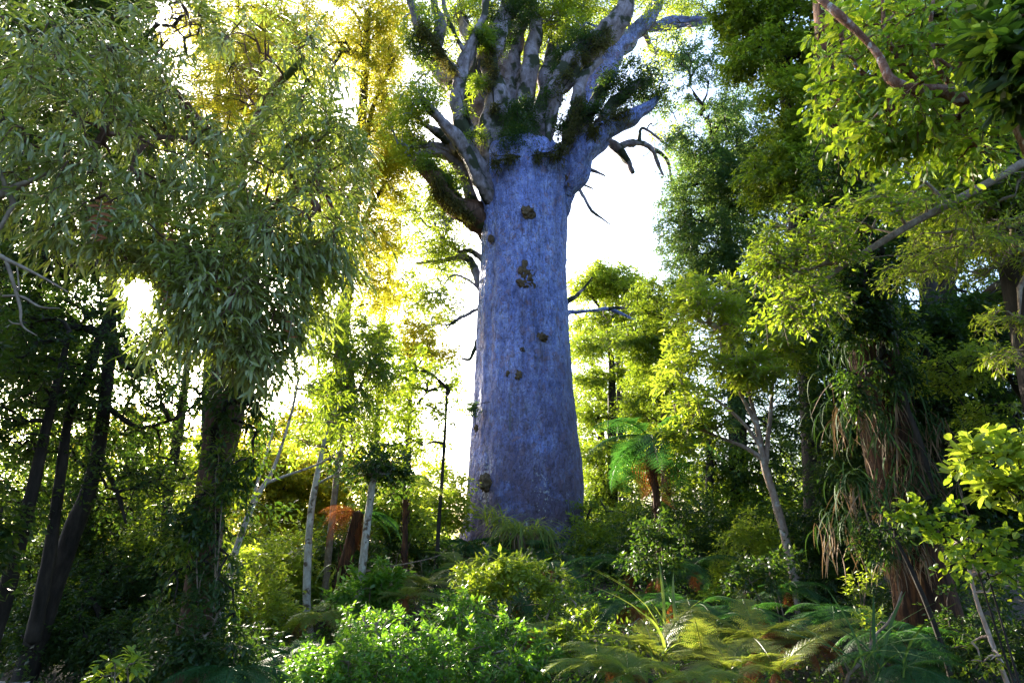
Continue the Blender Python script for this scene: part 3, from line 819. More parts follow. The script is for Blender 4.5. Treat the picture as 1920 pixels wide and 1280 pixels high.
perching('green tuft riding on the mossy lower left limb', [(800, 312, KY - 2.6, 24, 16, .4, 14), (835, 335, KY - 2.0, 24, 16, .4, 14), (850, 350, KY - 1.6, 20, 14, .4, 8)], ep, 'green_leaf')
perching('ragged moss hanging from the leftmost upper branch', [(790, 80, KY - 2.6, 18, 34, .4, 8), (800, 110, KY - 2.6, 16, 20, .4, 5)], ep, 'dark_leaf')
def along(path, n, spread, cnt):
    out = []
    p = np.array(path, float)
    for i in range(n):
        t = (i + rng.random()) / n * (len(p) - 1); k = min(int(t), len(p) - 2); q = p[k] * (1 - t + k) + p[k + 1] * (t - k)
        out.append((q[0] + rng.normal() * spread * .5, q[1] + rng.normal() * spread * .5, q[2], spread * rng.uniform(.5, 1.1), spread * rng.uniform(.6, 1.4), .3, cnt))
    return out
moss = dict(ep, m=60, R=.34, ll=.22, asp=.16, kind='lance', droop=.9, sag=.6, ldroop=.8, spread=.7)
for lab_, path_, n_, sp_ in [
        ('hanging dark moss along the long slanting right limb up to the top edge', [(1040, 190, KY - 1.6), (1060, 135, KY - 1.5), (1090, 95, KY - 1.3), (1125, 80, KY - 1.2), (1150, 60, KY - 1.2)], 14, 12),
        ('hanging moss on the middle limb above the leafy fork', [(922, 210, KY - 1.5), (922, 160, KY - 1.5), (920, 115, KY - 1.3), (932, 75, KY - 1)], 8, 9),
        ('moss fringe along the left forked limb', [(850, 135, KY - 2.4), (825, 100, KY - 2.9), (810, 70, KY - 3), (790, 50, KY - 3.1)], 9, 9),
        ('brown moss fringe on the underside of the lowest left limb', [(885, 405, KY - 1.3), (855, 385, KY - 1.9), (830, 360, KY - 2.2), (805, 330, KY - 2.7)], 9, 9),
        ('moss and ferns filling the crotch left of the big blue-grey right limb', [(1062, 285, KY - 2.1), (1072, 250, KY - 2.1), (1080, 215, KY - 2), (1090, 180, KY - 1.9)], 9, 11),
        ('moss fringe along the top of the big blue-grey right limb', [(1095, 262, KY - 1.9), (1120, 235, KY - 2), (1145, 222, KY - 2), (1175, 205, KY - 2)], 8, 8),
        ('moss and small ferns at the broken rim above the bare trunk', [(905, 305, KY - 2.2), (935, 298, KY - 2.4), (1000, 290, KY - 2.2), (1045, 285, KY - 2.0)], 6, 7)]:
    perching(lab_, along(path_, max(4, n_ * 2 // 3), sp_ * .85, 4), moss, 'moss', cat='moss')
perching('small leafy sprig clinging to the left edge of the giant trunk', [(886, 767, KY - 1.6, 8, 9, .25, 5)], dict(ep, m=70, R=.3), 'dark_leaf')
perching('bright leafy tuft at the crook of two left branches', [(873, 205, KY - 2.3, 8, 14, .3, 4), (905, 250, KY - 1.9, 10, 14, .3, 6), (880, 262, KY - 2.1, 12, 10, .3, 5)], dict(ep, m=60), 'lime_leaf')

#@@SECTION trees
# ------------------------------------------------------------------ trees around the giant
def S(**k):
    d = dict(m=120, k=6, R=.5, ll=.1, asp=.36, kind='dia', droop=.2)
    d.update(k); return d

# --- left: tall fine-leaved tree glowing yellow beside the giant
tree('fine_leaved_tree', 'tall feathery yellow-green tree filling the gap left of the giant crown', 'tree',
     [(600, 1120, 30, 16), (612, 900, 30, 14), (640, 650, 30, 12), (665, 400, 30, 10), (680, 200, 30, 8), (690, 20, 30, 6)],
     [(650, 60, 30, 90, 90, 2, 46), (715, 110, 30, 50, 110, 1.6, 46), (722, 220, 30, 55, 80, 1.5, 46), (715, 330, 30, 60, 70, 1.5, 46), (700, 440, 30, 60, 60, 1.5, 36), (640, 330, 30, 60, 120, 2, 50), (560, 120, 30, 90, 120, 2, 50), (450, 120, 23, 90, 140, 2, 50), (700, 540, 30, 50, 60, 1.5, 24), (730, 20, 30, 50, 60, 1.5, 26), (560, 330, 30, 70, 100, 2, 36), (740, 300, 30, 30, 60, 1, 16)],
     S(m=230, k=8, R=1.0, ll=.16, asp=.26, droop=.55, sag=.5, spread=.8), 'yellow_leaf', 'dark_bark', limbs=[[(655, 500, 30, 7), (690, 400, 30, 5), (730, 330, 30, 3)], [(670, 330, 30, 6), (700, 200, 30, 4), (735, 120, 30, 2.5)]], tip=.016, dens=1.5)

# --- left mid: shrubby trees between overhang and giant
tree('bushy_tree', 'mid green bushy tree with fine bare twigs below, left of the sky gap', 'tree',
     [(610, 1100, 17, 7), (625, 950, 17, 6), (640, 830, 17, 6), (652, 740, 17, 5)],
     [(655, 640, 17, 60, 60, 1.2, 44), (690, 700, 17, 50, 60, 1.2, 40), (620, 720, 17, 50, 60, 1.2, 40), (660, 780, 17, 70, 40, 1.2, 34), (600, 610, 17, 50, 60, 1.2, 30), (720, 640, 17, 30, 40, .8, 12)],
     S(m=90, k=6, R=.42, ll=.13, asp=.26, kind='lance', droop=.3), 'green_leaf', 'twig', twigs=True, dens=1.2)
tree('slender_tree', 'slender dark-stemmed young tree standing in the white gap beside the trunk', 'tree',
     [(818, 1060, 20, 4), (825, 950, 20, 3.5), (832, 850, 20, 3), (838, 740, 20, 2)],
     [(800, 690, 20, 34, 40, 1, 14), (770, 720, 20, 50, 50, 1, 24), (760, 780, 20, 50, 50, 1, 26), (840, 760, 20, 30, 50, .8, 12), (745, 840, 20, 50, 50, 1, 26), (730, 690, 19, 40, 60, 1, 24), (855, 700, 20, 20, 30, .6, 5)],
     S(m=80, k=6, R=.42, ll=.15, asp=.34, droop=.3), 'green_leaf', 'dark_bark', dens=.6)
tree('glowing_tree', 'pale yellow sunlit tree seen against the sky left of the trunk', 'tree',
     [(760, 1030, 36, 7), (765, 850, 36, 6), (770, 700, 36, 4)],
     [(770, 640, 36, 45, 40, 1.5, 26), (800, 600, 36, 45, 30, 1.5, 16), (820, 660, 36, 40, 30, 1.5, 14), (740, 560, 36, 40, 30, 1.5, 10), (760, 740, 36, 50, 60, 1.5, 20)],
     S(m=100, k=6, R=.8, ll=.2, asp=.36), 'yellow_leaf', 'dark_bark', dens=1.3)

tree('airy_tree', 'airy light green tree half veiling the white sky left of the trunk', 'tree',
     [(700, 1060, 42, 7), (705, 850, 42, 6), (715, 650, 42, 4), (730, 500, 42, 2.5)],
     [(720, 470, 42, 55, 45, 2, 22), (770, 540, 42, 50, 40, 2, 20), (810, 470, 42, 50, 30, 2, 14), (740, 640, 42, 60, 50, 2, 24), (700, 590, 42, 50, 60, 2, 22), (790, 690, 42, 50, 50, 2, 20), (720, 760, 42, 70, 60, 2, 30), (850, 730, 42, 30, 50, 2, 8), (790, 830, 42, 60, 40, 2, 22), (850, 520, 42, 40, 40, 2, 8), (760, 390, 42, 50, 40, 2, 14)],
     S(m=90, k=6, R=1.1, ll=.25, asp=.36), 'lime_leaf', 'dark_bark', tip=.014, dens=.9)
tree('hazy_lime_tree', 'far lime-green tree low in the gap behind the white saplings', 'tree',
     [(600, 1080, 46, 8), (602, 900, 46, 7), (605, 760, 46, 4)],
     [(560, 780, 46, 60, 60, 2, 30), (640, 800, 46, 60, 60, 2, 34), (690, 860, 46, 60, 50, 2, 30), (600, 870, 46, 70, 50, 2, 34), (500, 820, 46, 60, 60, 2, 30), (750, 890, 46, 50, 40, 2, 22), (640, 730, 46, 40, 40, 2, 14), (430, 800, 46, 60, 50, 2, 20)],
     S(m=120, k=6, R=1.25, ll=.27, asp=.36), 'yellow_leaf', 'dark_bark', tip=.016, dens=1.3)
# --- right of the giant
tree('spreading_tree', 'rounded yellow-green tree top against the white sky right of the trunk', 'tree',
     [(1170, 1030, 40, 9), (1165, 800, 40, 8), (1160, 620, 40, 6), (1155, 530, 40, 4)],
     [(1150, 530, 40, 55, 34, 2, 40), (1100, 540, 40, 40, 30, 1.5, 18), (1190, 560, 40, 40, 40, 2, 26), (1120, 510, 40, 26, 16, 1, 6), (1140, 600, 40, 70, 40, 2, 30), (1210, 610, 40, 40, 40, 2, 20)],
     S(m=120, k=6, R=.95, ll=.22, asp=.36), 'lime_leaf', 'dark_bark', limbs=[[(1162, 640, 40, 4), (1120, 570, 40, 3), (1090, 535, 40, 2)]], tip=.02, dens=1.7)
tree('tiered_conifer', 'conifer with dark trunk and level tiers of foliage just right of the giant', 'tree',
     [(1150, 1010, 33, 9), (1149, 900, 33, 9), (1147, 780, 33, 8), (1147, 680, 33, 6), (1140, 620, 33, 4)],
     [(1100, 650, 33, 34, 22, 1.5, 16), (1150, 640, 33, 40, 18, 1.5, 16), (1110, 710, 33, 40, 18, 1.5, 18), (1190, 700, 33, 45, 24, 1.5, 22), (1105, 780, 33, 36, 24, 1.5, 18), (1195, 770, 33, 50, 24, 1.5, 22), (1115, 850, 33, 40, 24, 1.5, 20), (1180, 840, 33, 50, 26, 1.5, 24), (1125, 910, 33, 40, 30, 1.5, 22), (1200, 900, 33, 60, 30, 1.5, 24), (1150, 960, 33, 70, 26, 1.5, 24)],
     S(m=130, k=6, R=.75, ll=.17, asp=.32, droop=.1), 'green_leaf', 'dark_bark', tip=.014, arch=.02, dens=1.7)
tree('layered_tree', 'broad olive green tree with soft layered boughs behind the pale-stemmed tree', 'tree',
     [(1250, 1040, 27, 10), (1248, 850, 27, 9), (1246, 700, 27, 7), (1250, 600, 27, 4)],
     [(1225, 560, 27, 45, 35, 1.5, 22), (1200, 640, 27, 55, 40, 1.5, 34), (1245, 680, 27, 60, 50, 1.5, 40), (1230, 750, 27, 65, 40, 1.5, 36), (1260, 820, 27, 70, 40, 1.5, 36), (1300, 900, 27, 80, 40, 1.5, 36), (1250, 610, 27, 40, 40, 1.5, 24)],
     S(m=150, k=6, R=.65, ll=.15, asp=.3), 'green_leaf', 'brown_bark', tip=.012, dens=1.8)
tree('sunlit_backdrop_tree', 'bright yellow-green tree low behind the tiered conifer right of the giant', 'tree',
     [(1130, 1020, 44, 8), (1128, 850, 44, 7), (1126, 700, 44, 4)],
     [(1100, 640, 44, 40, 40, 2, 20), (1110, 740, 44, 50, 60, 2, 34), (1170, 780, 44, 50, 60, 2, 30), (1100, 860, 44, 50, 60, 2, 34), (1210, 860, 44, 60, 60, 2, 34), (1120, 950, 44, 60, 50, 2, 30), (1270, 780, 44, 60, 70, 2, 34), (1200, 690, 44, 50, 50, 2, 22)],
     S(m=120, k=6, R=1.2, ll=.26, asp=.36), 'lime_leaf', 'dark_bark', tip=.016, dens=1.5)
tree('blue_green_tree', 'tall dark blue-green tree rising behind the small pale-stemmed tree', 'tree',
     [(1390, 1080, 25, 18), (1385, 900, 25, 17), (1378, 700, 25, 15), (1368, 500, 25, 11), (1350, 330, 25, 7)],
     [(1320, 340, 25, 55, 60, 2, 34), (1290, 430, 25, 50, 60, 2, 34), (1370, 280, 25, 60, 60, 2, 36), (1400, 400, 25, 70, 70, 2, 50), (1310, 500, 25, 60, 50, 2, 36), (1440, 520, 25, 70, 80, 2, 46), (1460, 300, 25, 80, 70, 2, 50), (1480, 640, 25, 60, 80, 2, 36), (1400, 600, 25, 70, 60, 2, 36), (1300, 300, 25, 40, 40, 1.5, 10), (1380, 200, 26, 40, 30, 1.5, 10), (1460, 790, 25, 60, 80, 2, 30), (1400, 900, 25, 90, 80, 2, 40), (1372, 470, 23.5, 50, 90, .6, 26), (1380, 720, 23.5, 50, 90, .6, 26), (1350, 330, 24, 40, 60, .6, 14), (1310, 150, 25, 34, 50, 1.5, 9), (1345, 215, 25, 40, 40, 1.5, 12), (1275, 270, 25, 26, 40, 1.2, 7), (1260, 370, 25, 26, 50, 1.2, 8), (1290, 90, 25, 30, 40, 1.2, 6)],
     S(m=170, k=7, R=.72, ll=.14, asp=.3, droop=.25), 'blue_leaf', 'dark_bark', tip=.012, dens=2.0)
tree('tall_right_tree', 'tall green tree with dense crown at the top right beside the bright sky', 'tree',
     [(1530, 1100, 18, 20), (1520, 800, 18, 18), (1500, 500, 18, 16), (1480, 250, 18, 12), (1460, 60, 18, 8)],
     [(1500, -150, 17, 120, 120, 2.5, 40), (1540, -400, 13, 160, 160, 2, 40), (1420, 50, 18, 70, 60, 1.5, 44), (1400, 110, 17.5, 50, 30, 1.2, 20), (1480, 130, 18, 50, 60, 1.5, 26), (1520, 60, 18, 80, 80, 2, 44), (1380, 20, 18, 40, 40, 1.2, 20), (1500, 280, 18, 70, 60, 2, 36), (1440, 330, 18, 50, 40, 1.5, 24), (1560, 380, 18, 70, 60, 2, 36), (1600, 200, 18, 80, 100, 2, 40), (1540, 480, 17, 60, 60, 1.5, 26), (1700, 120, 19, 120, 140, 2, 60), (1840, 200, 19, 110, 180, 2, 60), (1500, 300, 16.8, 50, 90, .5, 22), (1470, 180, 16.8, 50, 60, .5, 16), (1510, 620, 16.8, 40, 120, .5, 24), (1600, 330, 16.5, 60, 80, .5, 20)],
     S(m=140, k=6, R=.55, ll=.15, asp=.36, droop=.25), 'green_leaf', 'dark_bark', tip=.012)
tree('pale_stemmed_tree', 'small tree with pinkish pale forked stem and bright yellow-green leaf rosettes', 'tree',
     [(1503, 1165, 16, 9), (1488, 1080, 16, 8.5), (1468, 990, 16, 8), (1448, 920, 16, 7), (1432, 865, 16, 6.5), (1420, 800, 16, 5), (1408, 750, 16, 3.5), (1395, 700, 16, 2)],
     [(1330, 560, 16, 60, 40, 1, 30), (1290, 580, 16, 40, 40, 1, 20), (1370, 610, 16, 60, 36, 1, 24), (1420, 690, 15.6, 50, 34, .8, 26), (1450, 650, 15.8, 40, 26, .8, 14), (1380, 690, 15.8, 40, 26, .8, 16), (1290, 660, 16, 40, 40, 1, 18), (1300, 760, 15.8, 45, 34, 1, 18), (1275, 820, 15.8, 40, 30, .8, 10), (1340, 800, 15.8, 40, 20, .8, 8), (1260, 700, 16.2, 36, 40, .8, 12)],
     S(m=50, k=5, R=.32, ll=.19, asp=.24, kind='lance', droop=-.15, spread=.8, open=.9, ldroop=-.05), 'lime_leaf', 'pink_bark', limbs=[[(1436, 870, 16, 5), (1440, 820, 16, 4.5), (1446, 760, 16, 3.5), (1450, 700, 15.9, 2)], [(1428, 840, 16, 4), (1400, 800, 16, 3), (1370, 770, 16, 3), (1330, 740, 16, 2)], [(1432, 862, 16, 5), (1400, 840, 16, 4), (1350, 820, 16, 3), (1300, 800, 15.9, 2)], [(1420, 800, 16, 4), (1390, 740, 16, 3.5), (1360, 680, 16, 3), (1345, 620, 16, 2)]],
     single=300, dens=1.35, twigs=True, tip=.009)

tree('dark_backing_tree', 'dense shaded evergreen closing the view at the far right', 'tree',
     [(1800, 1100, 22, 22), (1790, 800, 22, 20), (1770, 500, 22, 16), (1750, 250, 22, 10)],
     [(1560, 560, 22, 90, 90, 2, 50), (1600, 330, 22, 100, 100, 2, 50), (1760, 420, 22, 140, 120, 2, 80), (1880, 300, 22, 100, 140, 2, 60), (1700, 200, 22, 120, 90, 2, 50), (1880, 600, 22, 100, 140, 2, 60), (1720, 680, 22, 140, 100, 2, 70), (1850, 850, 22, 120, 110, 2, 60), (1650, 900, 22, 130, 110, 2, 60), (1560, 780, 22, 80, 120, 2, 44), (2250, 400, 9, 240, 300, 1.6, 90), (2300, 900, 8, 260, 260, 1.6, 90), (2550, 600, 6, 260, 350, 1.5, 80), (1640, 60, 22, 120, 80, 2, 40), (1850, 60, 22, 120, 100, 2, 50), (1540, 960, 22, 90, 80, 2, 36)],  # lobes beyond the right frame edge are unseen, added to darken that side
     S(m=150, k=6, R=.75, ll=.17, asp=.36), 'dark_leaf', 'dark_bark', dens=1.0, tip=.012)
tree('shaded_understory_tree', 'shaded leafy understory tree right of the giant behind the tree fern', 'tree',
     [(1330, 1060, 24, 9), (1330, 920, 24, 8), (1332, 820, 24, 6)],
     [(1300, 960, 24, 90, 60, 1.5, 40), (1380, 880, 24, 80, 70, 1.5, 40), (1210, 980, 25, 70, 60, 1.5, 36), (1400, 1000, 23, 90, 60, 1.5, 40), (1120, 980, 28, 50, 60, 1.5, 26), (1480, 980, 22, 70, 80, 1.5, 30)],
     S(m=110, k=6, R=.6, ll=.15, asp=.4), 'green_leaf', 'dark_bark', dens=1.3)
# --- right foreground
tree('leaning_tree', 'leafy tree at the right edge with a rusty lichen-spotted bough and broad leaves', 'tree',
     [(2080, 700, 6.5, 40), (2020, 420, 6.5, 36), (1960, 290, 6, 32), (1915, 222, 6.1, 22), (1860, 188, 6.1, 17), (1815, 190, 6.1, 15), (1775, 172, 6.1, 13), (1720, 168, 6.1, 12), (1672, 150, 6.1, 9), (1648, 105, 6.2, 7), (1618, 70, 6.2, 6), (1575, 30, 6.2, 8), (1540, 0, 6.3, 6), (1500, -30, 6.4, 4)],
     [(1600, 60, 7, 80, 60, .6, 22), (1680, 90, 6.6, 80, 70, .6, 26), (1760, 60, 6.5, 90, 60, .6, 22), (1620, 180, 6.8, 80, 50, .6, 24), (1700, 230, 6.4, 90, 50, .6, 24), (1800, 250, 6.4, 90, 60, .6, 20), (1560, 160, 7, 40, 60, .5, 10), (1640, 260, 6.6, 70, 40, .5, 16), (1850, 110, 6.2, 60, 70, .5, 16)],
     S(m=20, k=4, R=.22, ll=.125, asp=.46, kind='broad', droop=.25, ldroop=.35, nrand=.6), 'broad_leaf', 'rusty_bark',  single=300, twigs=True, dens=1.25,
     limbs=[[(1740, 172, 6.6, 6), (1690, 120, 6.5, 5), (1660, 60, 6.5, 4), (1655, 0, 6.5, 3)], [(1680, 160, 6.8, 5), (1640, 150, 6.8, 5), (1610, 130, 6.8, 4), (1580, 80, 6.9, 3)], [(1800, 178, 6.6, 6), (1760, 130, 6.5, 5), (1745, 60, 6.5, 4), (1750, 0, 6.4, 3)], [(1870, 190, 6.5, 5), (1800, 140, 6.3, 4), (1760, 110, 6.2, 3)]])
tree('large_leaf_branch', 'dark glossy large-leaved branch hanging in from the top right corner', 'tree',
     [(2010, -60, 5.2, 20), (1950, 10, 5.2, 12), (1910, 70, 5.2, 8), (1880, 120, 5.2, 5)],
     [(1890, 40, 5.2, 40, 50, .35, 12), (1870, 110, 5.2, 40, 40, .35, 10), (1900, 160, 5.2, 30, 30, .3, 6)],
     S(m=16, k=3, R=.22, ll=.24, asp=.40, kind='broad', droop=.15, ldroop=.2, nrand=.5), 'dark_leaf', 'brown_bark',  single=150)
tree('trunk_behind_leaves', 'mottled grey trunk partly hidden behind leaves at the top right', 'tree',
     [(1900, 420, 9.5, 34), (1860, 200, 9.5, 30), (1838, 60, 9.5, 27), (1815, -60, 9.5, 22), (1790, -260, 9.5, 14), (1770, -480, 9.5, 5)],
     [(1780, -300, 9.5, 120, 120, .9, 40), (1700, 20, 9.5, 140, 60, .8, 40), (1850, 260, 9.6, 90, 80, .8, 36), (1780, 350, 9.4, 110, 70, .8, 40)],
     S(m=70, k=5, R=.35, ll=.12, asp=.36, kind='lance'), 'green_leaf', 'dark_bark')
tree('sunlit_sapling', 'long bare branch slanting down from the right edge with ferny bright leaves', 'tree',
     [(1990, 270, 8.5, 9), (1915, 308, 8.5, 8), (1850, 345, 8.5, 7.5), (1780, 382, 8.5, 7), (1700, 425, 8.5, 6.5), (1640, 462, 8.5, 6), (1590, 492, 8.5, 5), (1545, 525, 8.5, 4), (1500, 556, 8.5, 2)],
     [(1490, 470, 8.5, 90, 60, .8, 26), (1530, 430, 8.5, 90, 50, .8, 18), (1460, 500, 8.5, 50, 26, .4, 18), (1500, 560, 8.5, 60, 36, .5, 24), (1470, 590, 8.5, 40, 30, .4, 10), (1560, 480, 8.5, 40, 30, .4, 12), (1620, 400, 8.5, 60, 40, .5, 14), (1720, 380, 8.5, 70, 40, .5, 14)],
     S(m=30, k=5, R=.27, ll=.10, asp=.36, flat=.5, kind='lance', droop=.2, open=1.1), 'green_leaf', 'twig',  single=300, twigs=True, dens=1.1,
     limbs=[[(1590, 492, 8.5, 4), (1550, 495, 8.5, 3), (1520, 505, 8.5, 2), (1495, 515, 8.5, 1.5)], [(1775, 384, 8.5, 4), (1745, 350, 8.5, 3), (1715, 330, 8.5, 2), (1690, 320, 8.5, 1.5)]])
tree('fine_twigged_tree', 'sunlit small-leaved boughs reaching in from the right edge', 'tree',
     [(2050, 700, 9, 30), (2000, 500, 9, 26), (1960, 400, 9, 20), (1930, 300, 9, 14)],
     [(1850, 400, 9, 120, 70, 1.2, 36), (1780, 470, 9, 130, 60, 1.2, 34), (1720, 500, 9, 50, 30, .6, 14), (1880, 470, 9, 60, 50, .8, 24), (1880, 600, 8.6, 45, 16, .4, 9), (1895, 668, 8.6, 32, 20, .4, 9), (1880, 330, 9, 60, 30, .6, 14)],
     S(m=46, k=6, R=.26, ll=.095, asp=.24, flat=.5, kind='lance', droop=.1), 'lime_leaf', 'twig',  twigs=True, single=200, dens=1.2)
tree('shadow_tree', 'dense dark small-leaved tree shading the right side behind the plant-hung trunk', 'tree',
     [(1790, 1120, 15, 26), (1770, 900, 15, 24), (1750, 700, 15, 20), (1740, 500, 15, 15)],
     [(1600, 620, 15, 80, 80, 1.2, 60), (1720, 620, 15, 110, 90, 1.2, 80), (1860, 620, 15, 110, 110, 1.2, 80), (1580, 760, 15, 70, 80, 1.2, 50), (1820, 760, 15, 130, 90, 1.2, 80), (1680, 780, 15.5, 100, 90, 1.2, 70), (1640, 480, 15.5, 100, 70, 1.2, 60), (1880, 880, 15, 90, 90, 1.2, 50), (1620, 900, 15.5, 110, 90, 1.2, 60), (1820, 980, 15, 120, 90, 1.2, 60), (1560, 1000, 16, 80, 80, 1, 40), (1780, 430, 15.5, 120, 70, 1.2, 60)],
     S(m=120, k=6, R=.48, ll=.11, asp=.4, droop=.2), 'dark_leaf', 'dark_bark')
tree('sunflecked_tree', 'yellow-flecked small-leaved tree in the gap at the right edge', 'tree',
     [(1990, 1100, 12, 18), (1960, 900, 12, 15), (1930, 750, 12, 10)],
     [(1840, 680, 12, 70, 40, .8, 26), (1780, 700, 12, 60, 40, .8, 20), (1850, 780, 12, 50, 40, .8, 14), (1640, 600, 12.5, 60, 36, .6, 18), (1690, 650, 12.5, 50, 30, .6, 14)],
     S(m=60, k=5, R=.35, ll=.09, asp=.4), 'lime_leaf', 'dark_bark', rootdrop=True)

#@@SECTION left
# ------------------------------------------------------------------ left side
tree('overhanging_tree', 'large tree on the left with brown trunk and hanging narrow grey-green leaves', 'tree',
     [(352, 1260, 9.8, 31), (372, 1120, 9.8, 28), (388, 1000, 9.8, 29), (400, 900, 9.8, 30), (418, 800, 9.8, 32), (436, 700, 9.8, 34), (450, 600, 9.6, 36), (452, 500, 9.4, 30), (446, 400, 9.2, 24), (438, 330, 9.0, 18)],
     [(480, 440, 7, 140, 90, .8, 60), (600, 400, 7.2, 80, 110, .8, 46), (420, 560, 6.6, 90, 80, .7, 44), (500, 590, 7.2, 90, 60, .8, 36), (350, 470, 6.6, 120, 70, .8, 40), (580, 250, 7.6, 100, 90, .8, 44), (440, 300, 7.4, 130, 90, .8, 46), (260, 330, 6.6, 130, 70, .8, 34), (150, 250, 6.4, 140, 90, .8, 34), (100, 120, 6.4, 140, 120, .8, 44), (250, 120, 7, 140, 110, .8, 46), (420, 130, 8, 120, 90, .8, 26), (560, 100, 8, 100, 90, .8, 26), (430, 640, 6.6, 60, 40, .5, 16), (150, 400, 6.2, 80, 60, .6, 20), (560, 520, 7.2, 60, 50, .6, 18), (220, 470, 6.4, 40, 30, .5, 8), (50, 330, 6.4, 80, 90, .8, 24), (330, 560, 6.4, 40, 50, .4, 10), (300, 430, 6.8, 90, 70, .7, 26), (330, 240, 7.4, 110, 70, .7, 26), (560, 200, 8.2, 110, 90, .8, 30), (620, 480, 7.6, 50, 60, .6, 16), (480, 650, 7.0, 60, 40, .5, 12), (400, 60, 7.4, 120, 70, .8, 26), (340, 600, 6.6, 40, 50, .4, 8), (640, 300, 8.0, 50, 80, .6, 18)],
     S(m=40, k=4, R=.38, drand=.2, nrand=.35, ll=.17, asp=.17, kind='lance', droop=.45, sag=.35, ldroop=.4, open=.6), 'grey_leaf', 'brown_bark', single=300, twigs=True, tip=.006, dens=1.0,
     limbs=[[(440, 330, 9.2, 16), (420, 270, 8.4, 10), (360, 262, 7.6, 7), (290, 258, 7, 5), (200, 250, 6.6, 4)], [(448, 470, 9.4, 16), (500, 400, 8.4, 10), (560, 360, 7.6, 7), (620, 360, 7.2, 4)], [(440, 340, 9.0, 14), (330, 180, 8, 10), (220, 120, 7.2, 7), (100, 100, 6.6, 4)], [(450, 520, 9.4, 14), (440, 520, 8, 9), (430, 560, 7, 6), (420, 620, 6.7, 3)], [(438, 340, 9, 14), (500, 190, 8.4, 9), (570, 110, 8, 5)]],
     gaps=[(420, 170, 75, 60), (330, 50, 50, 55), (470, 90, 40, 40), (190, 250, 26, 14), (285, 285, 30, 20), (90, 210, 22, 20)])
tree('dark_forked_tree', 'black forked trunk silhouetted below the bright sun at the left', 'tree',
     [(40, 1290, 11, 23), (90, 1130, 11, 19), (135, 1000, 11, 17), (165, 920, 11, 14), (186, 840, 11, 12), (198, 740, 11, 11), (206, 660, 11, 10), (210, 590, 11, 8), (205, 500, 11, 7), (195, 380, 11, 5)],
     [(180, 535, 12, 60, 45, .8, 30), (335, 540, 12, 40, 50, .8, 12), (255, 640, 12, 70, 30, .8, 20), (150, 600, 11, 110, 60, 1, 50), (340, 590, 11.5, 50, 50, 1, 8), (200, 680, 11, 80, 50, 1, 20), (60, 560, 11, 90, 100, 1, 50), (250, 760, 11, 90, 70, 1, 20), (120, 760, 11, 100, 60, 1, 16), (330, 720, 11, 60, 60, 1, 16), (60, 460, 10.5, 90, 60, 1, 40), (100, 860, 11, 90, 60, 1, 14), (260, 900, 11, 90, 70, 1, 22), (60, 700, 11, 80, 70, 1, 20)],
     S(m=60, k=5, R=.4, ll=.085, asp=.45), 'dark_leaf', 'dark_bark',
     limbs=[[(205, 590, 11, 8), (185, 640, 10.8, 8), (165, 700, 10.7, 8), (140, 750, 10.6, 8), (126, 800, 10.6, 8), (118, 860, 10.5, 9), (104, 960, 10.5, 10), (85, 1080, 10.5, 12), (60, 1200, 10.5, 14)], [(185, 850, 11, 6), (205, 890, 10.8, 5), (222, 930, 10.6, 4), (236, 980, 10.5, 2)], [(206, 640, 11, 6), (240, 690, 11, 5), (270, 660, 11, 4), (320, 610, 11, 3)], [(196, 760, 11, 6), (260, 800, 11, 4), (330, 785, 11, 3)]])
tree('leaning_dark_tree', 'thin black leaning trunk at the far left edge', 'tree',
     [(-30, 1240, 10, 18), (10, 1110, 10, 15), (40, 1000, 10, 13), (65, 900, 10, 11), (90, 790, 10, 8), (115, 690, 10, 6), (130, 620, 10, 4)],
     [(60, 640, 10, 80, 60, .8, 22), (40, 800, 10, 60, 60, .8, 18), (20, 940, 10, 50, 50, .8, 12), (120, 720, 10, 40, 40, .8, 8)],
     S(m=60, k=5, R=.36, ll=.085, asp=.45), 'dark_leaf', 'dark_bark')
tree('thin_dark_tree', 'thin dark curving stem between the forked tree and the brown trunk', 'tree',
     [(290, 1200, 13, 10), (300, 1080, 13, 10), (312, 960, 13, 9), (326, 860, 13, 9), (340, 770, 13, 8), (350, 690, 13, 6), (355, 620, 13, 4)],
     [(340, 640, 13, 60, 50, 1, 20), (280, 700, 13, 60, 50, 1, 16), (380, 860, 13, 50, 60, 1, 16), (300, 900, 13, 60, 60, 1, 18), (330, 1010, 13, 70, 60, 1, 26)],
     S(m=60, k=5, R=.42, ll=.10, asp=.42), 'green_leaf', 'dark_bark', limbs=[[(336, 790, 13, 6), (310, 782, 13, 5), (270, 786, 13, 4), (236, 762, 13, 3)]])
tree('ivy_clad_stem', 'dark leafy growth clothing the lower half of the brown trunk', 'climber',
     None, [(430, 780, 9.2, 90, 60, .5, 24), (470, 760, 9.2, 40, 60, .5, 16), (400, 860, 9.2, 40, 50, .5, 12), (420, 950, 9.2, 90, 60, .5, 18), (370, 1010, 9.2, 90, 60, .5, 18), (400, 1060, 9.2, 50, 50, .5, 14), (500, 700, 9, 50, 50, .5, 14), (340, 1100, 9.2, 90, 60, .5, 16), (370, 1180, 9.2, 90, 60, .5, 16), (430, 700, 9.2, 90, 60, .5, 20), (440, 860, 9.0, 40, 60, .5, 16), (380, 940, 9.0, 50, 50, .5, 16)],
     S(m=80, k=5, R=.34, ll=.09, asp=.34, kind='lance', droop=.5), 'dark_leaf', 'dark_bark', twigs=False, dens=.42)
